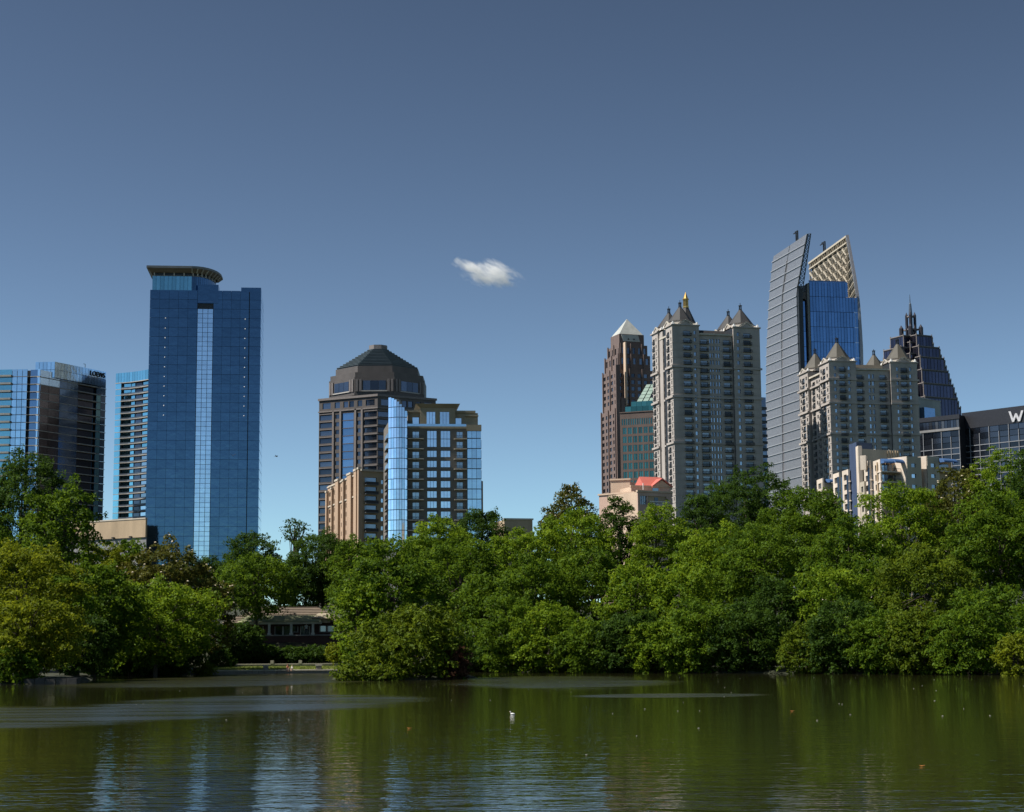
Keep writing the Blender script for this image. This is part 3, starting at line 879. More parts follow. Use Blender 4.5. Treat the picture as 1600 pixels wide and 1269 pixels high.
# ---------------------------------------------------- 9. brick block with sloped copper-green roof
def green_roof_block():
    A = pt(969.5, 700, 912); B = pt(1060, 700, 900)
    b = building('green_roofed_brick_block', (A+B)/2, 'brown brick block with green windows and a sloping copper-green roof')
    f = Face(b, A, B); base = WL(b).z-1
    top = f.w(645.5, 975); X = lambda p: f.x(p, 700)
    core(b, inset(quad(A, B, 30), .6), top-.2)
    ops = []
    fh = 14.0*908/FPX
    r0_ = f.w(653.5, 1000)
    for k in range(9):
        z1 = r0_-(0 if k == 0 else 3.9+fh*(k-1)+.8); z0 = z1-(3.5)
        if k == 0:
            for i in range(14): ops.append((X(972)+1.22*i*1.02, X(972)+1.22*i*1.02+.75, z0+.2, z1))
        else:
            for i in range(6):
                u_ = X(973.5)+2.93*i
                ops.append((u_, u_+1.0, z0+.1, z1)); ops.append((u_+1.1, u_+2.1, z0+.1, z1))
    f.wall('wall', M_brick, 0, f.L, base, top, ops, .5)
    for o in ops: f.box('window', M_green_gl, o[0], o[1], .25, .38, o[2], o[3])
    f.box('coping', M_brick, -.2, f.L, -.3, .55, top+.01, top+.5)
    # two stepped bands of green glass, then the raked roof
    g0 = top+.1; g1 = f.w(634, 1000); g2 = f.w(626, 1000); g3 = f.w(595.5, 1010)
    for (za, zb, pl, dd) in ((g0, g1, 977, 1.0), (g1, g2, 985, 2.6)):
        nn = 9; ua, ub = X(pl), f.L-.3
        MB().prism(quad(f.P(ua, dd+.3), f.P(ub, dd+.3), 20), za-.6, zb-.05).obj('attic_core', M_core, b)
        for i in range(nn):
            f.box('attic_glass', M_green_gl, ua+(ub-ua)*i/nn+.05, ua+(ub-ua)*(i+1)/nn-.05, dd, dd+.25, za+.1, zb)
    ua, ub, ut = X(991.5), f.L-.2, X(1001.5)
    nn = 7; mr = 5
    for i in range(nn):
        for j in range(mr):
            def S(a, t): 
                u_ = (ua+(ut-ua)*t)+(ub-(ua+(ut-ua)*t))*a
                p = f.P(u_, 4.2+7*t); return Vector((p.x, p.y, g2+(g3-g2)*t))
            if i in (2,) and j in (1, 2, 3): mt, nm = M_smoke, 'skylight'
            else: mt, nm = M_copper, 'roof_panel'
            e = .012
            c4 = [S(i/nn+e, j/mr+e), S((i+1)/nn-e, j/mr+e), S((i+1)/nn-e, (j+1)/mr-e), S(i/nn+e, (j+1)/mr-e)]
            nrm = (c4[1]-c4[0]).cross(c4[3]-c4[0]).normalized()*.25
            mb = MB(); mb.v = [tuple(p-nrm) for p in c4]+[tuple(p) for p in c4]; mb.f = list(BOXF)
            mb.obj(nm, mt, b)
    p0, p1, p2, p3 = f.P(ua, 4.6), f.P(ub, 4.6), f.P(ub, 24), f.P(ua, 24)
    t0, t1, t2, t3 = f.P(ut, 11.6), f.P(ub, 11.6), f.P(ub, 18), f.P(ut, 18)
    MB().frustum([p0, p1, p2, p3], g2-.4, [t0, t1, t2, t3], g3-.5).obj('roof_core', M_core, b)
green_roof_block()

# ---------------------------------------------------- 10/11. the two turreted limestone apartment towers
def turret(b, c, ang, w, z0, ydrum, zap, zfin, M_roof):
    """corner pavilion roof: drum, pediments, eight-sided steep roof, dark lantern finial"""
    o1 = octagon(c, w*.60, ang+R(22.5)); zd = ydrum
    sq = rotsq(c, w*.5, ang)
    MB().frustum(sq, z0, inset(sq, w*.06), z0+(zd-z0)*.35).obj('turret_base', M_stonel, b)
    MB().prism(octagon(c, w*.44, ang+R(22.5)), z0+(zd-z0)*.35, zd).obj('turret_drum', M_stone, b)
    rf = MB().frustum(octagon(c, w*.47, ang+R(22.5)), zd, octagon(c, w*.43, ang+R(22.5)), zd+.5)
    rf.frustum(octagon(c, w*.43, ang+R(22.5)), zd+.5, octagon(c, w*.05, ang+R(22.5)), zap)
    rf.obj('turret_roof', M_roof, b)
    for i in range(4):
        u = Vector((math.cos(ang+i*math.pi/2), math.sin(ang+i*math.pi/2))); n = Vector((-u.y, u.x))
        P = c-n*(w*.5)
        mb = MB(); hw = w*.24; hh = (zd-z0)*.85
        for dd in (-.15, .9):
            for (uu, zz) in ((-hw, 0), (hw, 0), (0, hh)):
                p = P+u*uu+n*dd; mb.v.append((p.x, p.y, z0+zz+.02))
        mb.f = [(0, 1, 2), (3, 5, 4), (0, 3, 4, 1), (1, 4, 5, 2), (2, 5, 3, 0)]
        mb.obj('pediment', M_stone, b)
        for sgn in (-1, 1):
            a_ = P+u*hw*1.15*sgn-n*.2; t_ = P-n*.2
            MB().beam((a_.x, a_.y, z0+.15), (t_.x, t_.y, z0+hh+.35), .45).obj('pediment_coping', M_stonel, b)
        p = c-n*(w*.5)-u*(w*.5)
        MB().frustum([p+u*0+n*0, p+u*1.1, p+u*1.1+n*1.1, p+n*1.1], z0+.03, [p+u*.3+n*.3, p+u*.7+n*.3, p+u*.7+n*.7, p+u*.3+n*.7], z0+1.3).obj('acroterion', M_white, b)
    mb = MB().prism(octagon(c, .75, 0), zap-.6, zap+.2)
    for i in range(4):
        t = math.pi/2*i+.4; mb.box(c.x+.5*math.cos(t)-.16, c.x+.5*math.cos(t)+.16, c.y+.5*math.sin(t)-.16, c.y+.5*math.sin(t)+.16, zap+.2, zap+1.7)
    mb.prism(octagon(c, .8, 0), zap+1.7, zap+1.95); mb.cone(octagon(c, .7, 0), zap+1.95, (c.x, c.y, zfin)); mb.beam((c.x, c.y, zap+2), (c.x, c.y, zfin+.8), .22)
    mb.obj('finial', M_iron, b)

BAL = None
M_balwin = glassmat('balcony_door_glass', (.16, .18, .20), .7, .12, .8)
def turret_tower(name, label, xl, xc, xr, yref, D, a, ypav, ymid, yled, cols, side, fhpx, nfl, yrow0, M_roof, tur, gold):
    global BAL
    q = corner(xl, xc, xr, yref, D, a)
    b = building(name, (q[0]+q[2])/2, label)
    base = WL(b).z-1
    F = Face(b, q[0], q[1]); S = Face(b, q[3], q[0])
    W, V = F.L, S.L
    zp = F.w(ypav, xc); zm = F.w(ymid, xc)
    fh = fhpx*D/FPX
    if BAL is None: BAL = rail_mesh('balcony', M_iron, 1, 1.05, 1.1, 7)
    core(b, inset(q, 2.0), zm-.3)
    ang = a
    p1, p2 = .305, .695
    zr0 = F.w(yrow0, xc)
    ledz = [F.w(y, xc) for y in yled]
    def strip(f, ua, ub, off, ztop, cl, bd=1.0):
        ops = []
        for k in range(nfl):
            z = zr0-k*fh
            if z+2.4 > ztop-.6: continue
            for (c0, c1, t) in cl:
                A_, B_ = c0*f.L, c1*f.L
                if t == 'b': ops.append((A_, B_, z, z+2.0, t))
                elif t == 's': ops.append((A_, B_, z+.7, z+2.25, t))
                elif t == 'n': ops.append((A_, B_, z+.45, z+2.3, t))
        f.wall('wall', M_stone, ua, ub, base, ztop, [o[:4] for o in ops], .7, off)
        for o in ops:
            f.box('balcony_door' if o[4] == 'b' else 'window', {'b': M_balwin, 's': M_wglass, 'n': M_wglass}[o[4]], o[0], o[1], off+.4, off+.55, o[2], o[3])
            if o[4] == 'b':
                f.inst('balcony', BAL, (o[0]+o[1])/2, off, o[2]+.02, (o[1]-o[0]+.5*bd, bd, 1))
    strip(F, 0, p1*W, 0, zp, [c for c in cols if c[1] < p1])
    strip(F, p1*W, p2*W, 1.4, zm, [c for c in cols if p1 <= c[0] < p2])
    strip(F, p2*W, W, 0, zp, [c for c in cols if c[0] >= p2])
    s1, s2 = .31, .70
    strip(S, .7, s1*V, 0, zp, [c for c in side if c[1] < s1], .4)
    strip(S, s1*V, s2*V, 1.4, zm, [c for c in side if s1 <= c[0] < s2], .4)
    strip(S, s2*V, V-.002, 0.003, zp, [c for c in side if c[0] >= s2], .4)
    # corner pavilions behind those walls, plain right and back walls
    dpt = p1*W
    for (ua, ub, da, db) in ((.7, p1*W, .7, dpt), (p2*W, W-.05, .7, dpt), (.7, p1*W, V-dpt, V-.05), (p2*W, W-.05, V-dpt, V-.05)):
        MB().prism([F.P(ua, da), F.P(ub, da), F.P(ub, db), F.P(ua, db)], base, zp-.05).obj('pavilion_core', M_stone if da > 1 else M_core, b)
    MB().prism([F.P(W-2.1, 1.0), F.P(W-.6, 1.0), F.P(W-.6, V-1), F.P(W-2.1, V-1)], base, zm-.2).obj('side_wall', M_stone, b)
    for z in ledz:
        for f, c1, c2 in ((F, p1, p2), (S, s1, s2)):
            f.box('ledge', M_stone, -.55, c1*f.L+.2, -.6, -.005, z-.5, z+.35); f.box('ledge', M_stone, c2*f.L-.2, f.L+.55, -.6, -.006, z-.5, z+.35)
            f.box('ledge', M_stone, c1*f.L+.2, c2*f.L-.2, .75, 1.395, z-.45, z+.3)
    for f, c1, c2 in ((F, p1, p2), (S, s1, s2)):
        f.box('cornice', M_stonel, c1*f.L+.02, c2*f.L-.02, .5, 2.2, zm+.02, zm+.75)
        f.box('cornice', M_stone, -.45, c1*f.L+.35, -.5, 1.0, zp+.01, zp+.5); f.box('cornice', M_stone, c2*f.L-.35, f.L+.45, -.5, 1.02, zp+.015, zp+.5)
        # thin rusticated joints on the pavilions
        for k in range(1, nfl):
            z = zr0-k*fh-.25
            f.box('string_course', M_stone, .02, c1*f.L-.02, -.12, -.003, z, z+.18); f.box('string_course', M_stone, c2*f.L+.02, f.L-.02, -.12, -.004, z, z+.18)
    hp = p1*W/2
    zd, za, zf = tur
    for (uu, dd) in ((hp, hp), (W-hp, hp), (hp, V-hp), (W-hp, V-hp)):
        c = F.P(uu, dd)
        turret(b, c, ang, p1*W*.98, zp+.51, F.w(zd, xc), F.w(za, xc), F.w(zf, xc), M_roof)
    # middle roof
    mid = [F.P(hp, hp*1.2), F.P(W-hp, hp*1.2), F.P(W-hp, V-hp*1.2), F.P(hp, V-hp*1.2)]
    zr = F.w(ymid-14, xc)
    MB().frustum(mid, zm-.4, inset(mid, 3.0), zr).obj('middle_roof', M_roof, b)
    MB().frustum(quad(F.P(p1*W+1, 4), F.P(p1*W+7, 4), 4), zm, quad(F.P(p1*W+1.3, 4.4), F.P(p1*W+6.6, 4.4), 3), zm+1.6).obj('roof_hatch', M_redbrown, b)
    if gold:
        zg0, zg1, pxg = gold
        d_ = .5*V; u_ = F.uw(pxg, 500, d_)[0]
        c = F.P(u_, d_)
        z1 = F.uw(pxg, zg0, d_)[1]; z2 = F.uw(pxg, zg1, d_)[1]
        MB().frustum(octagon(c, 7.4, ang+R(22.5)), zm-.2, octagon(c, 1.1, ang+R(22.5)), z1).obj('central_roof', M_roof, b)
        mb = MB().prism(octagon(c, 1.35, 0), z1-.2, z1+.5)
        for i in range(8):
            t = math.pi/4*i; mb.beam((c.x+1.0*math.cos(t), c.y+1.0*math.sin(t), z1+.5), (c.x+1.0*math.cos(t), c.y+1.0*math.sin(t), z1+3.4), .28)
        mb.prism(octagon(c, .65, 0), z1+.5, z1+3.4)
        mb.prism(octagon(c, 1.45, 0), z1+3.4, z1+3.8); mb.cone(octagon(c, 1.15, 0), z1+3.8, (c.x, c.y, z2))
        mb.obj('gold_lantern', M_gold, b)
    return b
T1c = [(.123, .207, 'b'), (.243, .270, 's'), (.331, .41, 'b'), (.434, .452, 'n'), (.464, .482, 'n'), (.502, .520, 'n'), (.532, .550, 'n'),
       (.59, .667, 'b'), (.735, .765, 's'), (.809, .893, 'b')]
T1s = [(.07, .16, 'b'), (.20, .24, 's'), (.36, .47, 'b'), (.55, .66, 'b'), (.76, .86, 'b'), (.92, .955, 's')]
turret_tower('turreted_apartment_tower', 'tall grey limestone apartment tower with four dark turrets and a gold lantern', 1018.5, 1051, 1188, 560, 720, R(15),
             508, 521, (572, 619, 691), T1c, T1s, 11.55, 24, 523.5, M_slate, (499, 475, 467), (480.5, 456, 1072))
T2c = [(.055, .082, 's'), (.114, .18, 'b'), (.213, .24, 's'), (.318, .389, 'b'), (.455, .478, 'n'), (.497, .519, 'n'), (.578, .65, 'b'),
       (.76, .785, 's'), (.81, .882, 'b'), (.908, .933, 's')]
T2s = [(.05, .09, 's'), (.12, .20, 'b'), (.24, .28, 's'), (.36, .44, 'b'), (.49, .53, 's'), (.57, .66, 'b'), (.73, .77, 's'), (.80, .88, 'b'), (.92, .96, 's')]
turret_tower('turreted_apartment_tower', 'shorter grey limestone apartment block with four olive turrets beside the curved-fin skyscraper', 1248, 1296, 1434, 600, 730, R(9),
             565, 577, (592, 629, 677), T2c, T2s, 11.4, 19, 580, M_slate2, (557, 531.5, 525), None)

# ---------------------------------------------------- dark sliver between the turreted tower and the fin skyscraper
def sliver():
    A = pt(1168, 680, 840); B = pt(1198, 680, 846)
    b = building('dark_balcony_tower', (A+B)/2, 'narrow sliver of a dark balconied tower seen behind the tall turreted tower')
    f = Face(b, A, B); t = f.w(621, 1194)
    MB().prism(quad(A, B, 25), WL(b).z-1, t).obj('wall', M_smoke, b)
    for k in range(14):
        z = t-6-k*3.4
        bb = f.box('balcony', M_slabd, f.L*.6, f.L-.4, -1.2, -.01, z-.25, z); f.box('railing', M_iron, f.L*.6, f.L-.4, -1.2, -1.1, z+.01, z+1.0, bb)
        f.box('window', M_dglass, f.L*.65, f.L-.8, -.1, -.005, z+.2, z+2.4)
sliver()

# ---------------------------------------------------- 12. skyscraper with two curved fins
def fin_tower():
    D0 = 950
    L0 = pt(1249, 600, D0); R0 = pt(1345, 600, D0+6)
    Lb = pt(1196, 600, 998); Rb = R0+(Lb-L0)*1.15
    b = building('curved_fin_skyscraper', (L0+Rb)/2, 'blue glass skyscraper between two curved louvred fins with open lattice tops')
    base = WL(b).z-1
    fl = Face(b, Lb, L0); ff = Face(b, L0, R0)
    rf = ff.w(441, 1300)
    # left fin, a louvred sheet whose back edge curves in towards the top
    zts = lambda s: fl.uw(1208+50*s, 401-34.5*s)[1]
    zb = base; fh = 14.9*965/FPX
    def back(z):            # u of the curved back edge at height z
        zr_ = [base, fl.w(750, 1196), fl.w(550, 1198), fl.w(470, 1201), fl.w(430, 1204), fl.w(400, 1208), fl.w(360, 1212)]
        px = [1195.5, 1195.5, 1197, 1201, 1204.3, 1207.8, 1213]; pyy = [760, 750, 550, 470, 430, 400, 360]
        us = [fl.x(p, y) for p, y in zip(px, pyy)]
        return float(np.interp(z, zr_, us))
    top_u = lambda u: fl.uw(1208, 401)[1]+(fl.uw(1260.5, 365.5)[1]-fl.uw(1208, 401)[1])*((u-fl.x(1208, 401))/(fl.x(1260.5, 365.5)-fl.x(1208, 401)))
    def front(z): return float(np.interp(z, [rf-6, fl.uw(1260.5, 365.5)[1]], [fl.L, fl.x(1261, 366)]))
    def sheet(zlo, zhi, da, db, mat, nm, sl=1.0, gap=0.0, ua=None, ub=None):
        NN = 10; mb = MB()
        def col(t):
            out = []
            for z_ in (zlo, zhi):
                u1 = back(z_)+.05; u2 = front(z_)
                a_ = u1 if ua is None else u1+(u2-u1)*ua; c_ = u2 if ub is None else u1+(u2-u1)*ub
                u_ = a_+(c_-a_)*t; zz = min(z_, top_u(u_)); out.append((u_, zz))
            return out
        for i in range(NN+1):
            (u1, z1), (u2, z2) = col(i/NN)
            for dd in (da, db):
                p = fl.P(u1, dd); mb.v.append((p.x, p.y, z1)); p = fl.P(u2, dd); mb.v.append((p.x, p.y, max(z2, z1+.001)))
        for i in range(NN):
            o = i*4
            if mb.v[o+1][2]-mb.v[o][2] < .01 and mb.v[o+5][2]-mb.v[o+4][2] < .01: continue
            mb.f += [(o, o+4, o+5, o+1), (o+2, o+3, o+7, o+6), (o+1, o+5, o+7, o+3), (o, o+2, o+6, o+4)]
        if not mb.f: return
        mb.f += [(0, 1, 3, 2), (NN*4, NN*4+2, NN*4+3, NN*4+1)]
        mb.obj(nm, mat, b)
    zmax = fl.uw(1260.5, 365.5)[1]
    z = zmax; k = 0
    while z > base+2:
        for (a_, c_) in ((0, .5), (.5, 1)):
            sheet(z-fh+.55, z-.02, .0, .35, M_louver, 'louver_panel', ua=a_+.008, ub=c_-.008)
        sheet(z-fh+.05, z-fh+.5, -.45, .3, M_louver2, 'louver_rail')
        z -= fh; k += 1
    zz_ = np.linspace(base, zmax-9, 24)
    mb = MB()
    for i in range(23):
        a1 = fl.P((back(zz_[i])+front(zz_[i]))/2, -.3); a2 = fl.P((back(zz_[i+1])+front(zz_[i+1]))/2, -.3)
        mb.beam((a1.x, a1.y, zz_[i]), (a2.x, a2.y, zz_[i+1]), .6)
    mb.obj('fin_mullion', M_louver2, b)
    sheet(base, rf-3, .4, 3.0, M_core, 'fin_backing')
    # truss edge of the left fin
    zt0 = ff.w(462, 1256); zt1 = fl.uw(1260.5, 365.5)[1]
    mb = MB(); n = 14
    for i in range(n+1):
        z_ = zt0+(zt1-zt0)*i/n; u_ = front(z_)
        p = fl.P(u_-.3, .6); p2 = fl.P(u_-.3+1.2*(1-i/n*.3), .6)+ff.u*(2.6-1.2*i/n)
        if i:
            mb.beam(q1, (p.x, p.y, z_), .4); mb.beam(q2, (p2.x, p2.y, z_), .4); mb.beam(q1, (p2.x, p2.y, z_), .3); mb.beam(q2, (p.x, p.y, z_), .3)
        q1, q2 = (p.x, p.y, z_), (p2.x, p2.y, z_); mb.beam(q1, q2, .3)
    mb.obj('fin_truss', M_steel, b)
    # blue glass body
    def redge(z): return float(np.interp(z, [base, ff.w(640, 1344), ff.w(540, 1344), ff.w(470, 1340), ff.w(440, 1336)],
                                         [ff.x(1346, 640), ff.x(1346, 640), ff.x(1343.5, 540), ff.x(1339.5, 470), ff.x(1336.5, 440)]))
    X = lambda p: ff.x(p, 520)
    gw = X(1267)
    q = [ff.P(gw+.2, .5), ff.P(X(1336), .5), ff.P(X(1336), 38), ff.P(gw+.2, 38)]
    zu = rf-8.6
    MB().prism(q, base, zu).obj('core', M_core, b)
    ur = X(1325)
    MB().prism([ff.P(gw+.2, .5), ff.P(ur-.2, .5), ff.P(ur-.2, 30), ff.P(gw+.2, 30)], zu-1, rf-.3).obj('upper_core', M_core, b)
    NB = 16; fl2 = 4.3
    z = rf; row = 0
    while z > base+30:
        hi, lo = z, z-fl2*2
        for i in range(0, NB):
            a_ = gw+(redge(lo)-gw)*i/NB; c_ = gw+(redge(lo)-gw)*(i+1)/NB
            if hi > zu+1 and c_ > ur+1: continue
            ff.box('glass_panel', M_fin, a_+.1, c_-.1, 0, .35, lo+.22, hi)
        z -= fl2*2; row += 1
    ff.box('roof_parapet', M_navy, gw, ur, .4, 1.0, rf, rf+.8)
    # recess between body and left fin: dark slot and narrow glass strip
    MB().prism([ff.P(.6, 4.0), ff.P(gw, 4.0), ff.P(gw, 30), ff.P(.6, 30)], base, ff.w(455, 1258)).obj('slot_core', M_core, b)
    ff.box('slot_frame', M_slabd, X(1263.5), gw, .3, 3, base, rf-1)
    z = ff.w(470, 1258)
    while z > base+30:
        for i in range(2):
            a_ = .4+(X(1261)-.4)*i/2; ff.box('slot_panel', M_fin, a_+.08, a_+(X(1261)-.4)/2-.08, 2.0, 2.3, z-8.4, z)
        z -= 8.6
    ff.box('slot_header', M_trim, .3, gw, 1.8, 4, ff.w(466, 1258), ff.w(455, 1258))
    # right fin: a solid outer edge, and above the roof an open lattice seen from inside
    fr = Face(b, Rb, R0)       # u from back to front; inward normal points away from the body
    tip = fr.uw(1322, 366.5); zl = fr.uw(1264, 409.5)
    def rtop(u): return zl[1]+(tip[1]-zl[1])*(u-zl[0])/(tip[0]-zl[0])
    def rfront(z): return float(np.interp(z, [base, ff.w(640, 1345), ff.w(540, 1344), ff.w(470, 1339), ff.w(430, 1334), tip[1]],
                                          [fr.L, fr.L, fr.x(1344.5, 540), fr.x(1339.8, 470), fr.x(1334, 430), tip[0]]))
    zs = np.linspace(base, tip[1]-.5, 30)
    mb = MB()
    for i in range(29):
        a1 = fr.P(rfront(zs[i])-.6, .8); a2 = fr.P(rfront(zs[i+1])-.6, .8); mb.beam((a1.x, a1.y, zs[i]), (a2.x, a2.y, zs[i+1]), 1.6)
    mb.obj('fin_edge', M_louver, b)
    zlow = zu-6
    # outer louvre skin behind the lattice
    mb = MB(); NU = 12; NZ = 12
    ua0 = zl[0]
    for i in range(NU+1):
        for j in range(NZ+1):
            zt_ = 0
            u_ = ua0+(fr.L-ua0)*i/NU
            zt_ = zlow+(rtop(u_)-zlow)*j/NZ
            u2 = min(u_, rfront(min(zt_, tip[1]))-.2)
            zt_ = min(zt_, rtop(u2)); p = fr.P(u2, 1.5); mb.v.append((p.x, p.y, zt_))
    for i in range(NU):
        for j in range(NZ): o = i*(NZ+1)+j; mb.f.append((o, o+NZ+1, o+NZ+2, o+1))
    mb.obj('fin_skin', M_latdark, b)
    def lat(nm, mat, ua_, za, ub_, zb_, w, d=.5, d2=None):
        a1 = fr.P(ua_, d); a2 = fr.P(ub_, d if d2 is None else d2); MB().beam((a1.x, a1.y, za), (a2.x, a2.y, zb_), w).obj(nm, mat, b)
    du = (tip[0]-ua0)/8
    for i in range(9):
        u_ = ua0+du*i
        lat('lattice_post', M_lat, u_, zlow, u_, rtop(u_)-1.5, .45 if i % 2 else .7)
    lat('lattice_beam', M_lat2, ua0-1, rtop(ua0-1)-.6, tip[0]-.5, tip[1]-1.0, 1.1)
    lat('lattice_beam', M_lat2, ua0-1, rtop(ua0-1)-4.2, tip[0]-.5, tip[1]-4.6, .8)
    for i in range(16):
        u_ = ua0+(tip[0]-ua0)*i/16; lat('lattice_strut', M_lat, u_, rtop(u_)-4.2, u_+du*.5, rtop(u_+du*.5)-.8, .5)
    nz = 6
    for i in range(8):
        for j in range(nz):
            u_ = ua0+du*i; zc = rtop(u_)-6.5-j*5.2
            if zc < zlow+2: continue
            lat('lattice_strut', M_lat, u_, zc, u_+du, zc-.2, .35)
            lat('lattice_fin', M_lat2, u_+du*.12, zc-.3, u_+du*.62, zc-4.4, .85, .1, .9)
            lat('lattice_strut', M_lat, u_+du, zc-.5, u_+du*.2, zc-4.8, .35)
    # lattice continuing down behind the right edge of the body
    for j in range(9):
        zc = zu-3+j*4.5
        u_ = rfront(zc); lat('lattice_strut', M_lat2, u_-12, zc-5, u_-1, zc, .4)
    # roof cranes
    for (f_, px, py, w_) in ((fl, 1243, 372, 3.2), (fr, 1286, 392, 4.5)):
        u_, z_ = f_.uw(px, py)
        mb = MB()
        for (du_, hh) in ((0, 1.0), (2.2, 1.15)):
            a1 = f_.P(u_+du_, .4); mb.beam((a1.x, a1.y, z_-3), (a1.x, a1.y, z_+w_*hh), .7); a2 = f_.P(u_+du_-3.4*(w_/4.5)*1.4, .4); mb.beam((a2.x, a2.y, z_+w_*hh), (a1.x, a1.y, z_+w_*hh), .5)
        mb.obj('roof_crane', M_iron, b)
M_fin = glassmat('cobalt_glass', (.15, .28, .48), .92, .08, .13)
M_latdark = flat('olive_grey_lattice_backing', (.085, .085, .075), .7)
fin_tower()

# ---------------------------------------------------- 13. stepped dark tower with the spire
def spire_tower():
    D = 1060; a = R(28)
    c0 = pt(1427, 600, D+20)
    b = building('spired_setback_tower', c0, 'dark purple-glass stepped tower topped by pinnacles and a thin spire')
    base = WL(b).z-1
    u = Vector((math.cos(a), math.sin(a))); v = Vector((-u.y, u.x))
    k = (D+10)/FPX
    Z = lambda y: at(1427, y, D+5).z
    def plus(h, w):
        pts = []
        for (x, y) in ((-w, -h), (w, -h), (w, -w), (h, -w), (h, w), (w, w), (w, h), (-w, h), (-w, w), (-h, w), (-h, -w), (-w, -w)): pts.append(c0+u*x+v*y)
        return pts
    tiers = [(33.5, 523), (45, 542.5), (52, 560), (58, 581), (65, 603), (71, 625)]
    prev = None
    for i, (hp, yt) in enumerate(tiers):
        h = hp*k*.887; w = h*.52
        zt = Z(yt); zb = base if i == len(tiers)-1 else Z(tiers[i+1][1])-.5
        if i < len(tiers)-1: zb = Z(tiers[i+1][1])-16
        P = plus(h, w)
        mb = MB().prism(P, base if i == len(tiers)-1 else zb, zt); mb.obj('tier', M_prom_wall, b)
        # second, squarer body that carries the inner corners up
        Q = rotsq(c0, h*.80, a)
        MB().prism(Q, zb if i < len(tiers)-1 else base, zt-4.5).obj('tier_corner', M_prom_wall, b)
        for body, zz, pol in ((0, zt, P), (1, zt-4.5, Q)):
            n = len(pol)
            for e in range(n):
                f = Face(b, pol[e], pol[(e+1) % n])
                mid = (pol[e]+pol[(e+1) % n])/2
                if f.n.dot(mid) < 0: continue        # faces turned away from the park
                f.box('parapet_trim', M_trim, -.25, f.L+.25, -.45, .3, zz+.01, zz+.55)
                nn = max(2, int(f.L/2.4)); lo = max(zz-24, zb) if i < len(tiers)-1 else zz-40
                for s_ in range(nn): f.box('glass_strip', M_prom, f.L*s_/nn+.22, f.L*(s_+1)/nn-.22, -.15, .1, lo, zz-.8)
                for uu in (0, f.L): f.box('corner_rod', M_trim, uu-.22, uu+.22, -.3, .14, zz-15, zz+1.3)
    zt0 = Z(523)
    cen = c0
    # pinnacle cluster and spire
    def post(dx, dy, r, z0, z1, nm='pinnacle'):
        p = c0+u*dx+v*dy; mb = MB().tube([(p.x, p.y, z0), (p.x, p.y, z1)], [r, r], 8).cone(octagon(p, r*.9, 0), z1, (p.x, p.y, z1+2.2))
        mb.obj(nm, M_prom_wall, b)
    for (dx, dy) in ((-1, -1), (1, -1), (1, 1), (-1, 1)):
        post(dx*1.8, dy*1.8, .95, zt0-1, Z(486)); post(dx*4.3, dy*4.3, 1.45, zt0-8, Z(506)); 
    for (dx, dy) in ((0, -1), (1, 0), (0, 1), (-1, 0)): post(dx*3.6, dy*3.6, .8, zt0-4, Z(507))
    for y_ in (488, 509):
        r = 1.8 if y_ == 488 else 3.4
        mb = MB(); P = rotsq(c0, r, a)
        for i in range(4): mb.beam((*P[i], Z(y_)), (*P[(i+1) % 4], Z(y_)), .8)
        mb.obj('pinnacle_ring', M_trim, b)
    mb = MB().tube([(c0.x, c0.y, zt0-2), (c0.x, c0.y, Z(484)), (c0.x, c0.y, Z(468)), (c0.x, c0.y, Z(466)), (c0.x, c0.y, Z(453))], [1.2, 1.2, .75, .35, .14], 8)
    mb.obj('spire', M_steel, b)
M_prom_wall = flat('dark_mauve_panel', (.028, .026, .036), .45, .2)
spire_tower()

# pale gabled block in front of it
def pale_block():
    A = pt(1418, 640, 905); B = pt(1470, 640, 925)
    b = building('pale_blank_block', (A+B)/2, 'pale grey blank-walled block at the foot of the spired dark tower')
    f = Face(b, A, B)
    z1 = f.w(622, 1433); z2 = f.w(633.5, 1470); z0 = WL(b).z-1
    mb = MB(); q = quad(A, B, 20)
    mb.v = [(p.x, p.y, z0) for p in q]+[(q[0].x, q[0].y, z1+1.5), (q[1].x, q[1].y, z1-.2), (q[2].x, q[2].y, z1-.2), (q[3].x, q[3].y, z1+1.5)]
    mb.f = list(BOXF); mb.obj('wall', wallmat('pale_grey_render', (.36, .37, .36), .9), b)
    f.box('coping', M_slab, 0, f.L+.2, -.3, .3, z1-.1, z1+.2)
    f.box('blue_grey_box', M_navy, f.x(1437, 643), f.x(1453.5, 643), -3, -.02, z0, f.w(638.5, 1446))
pale_block()

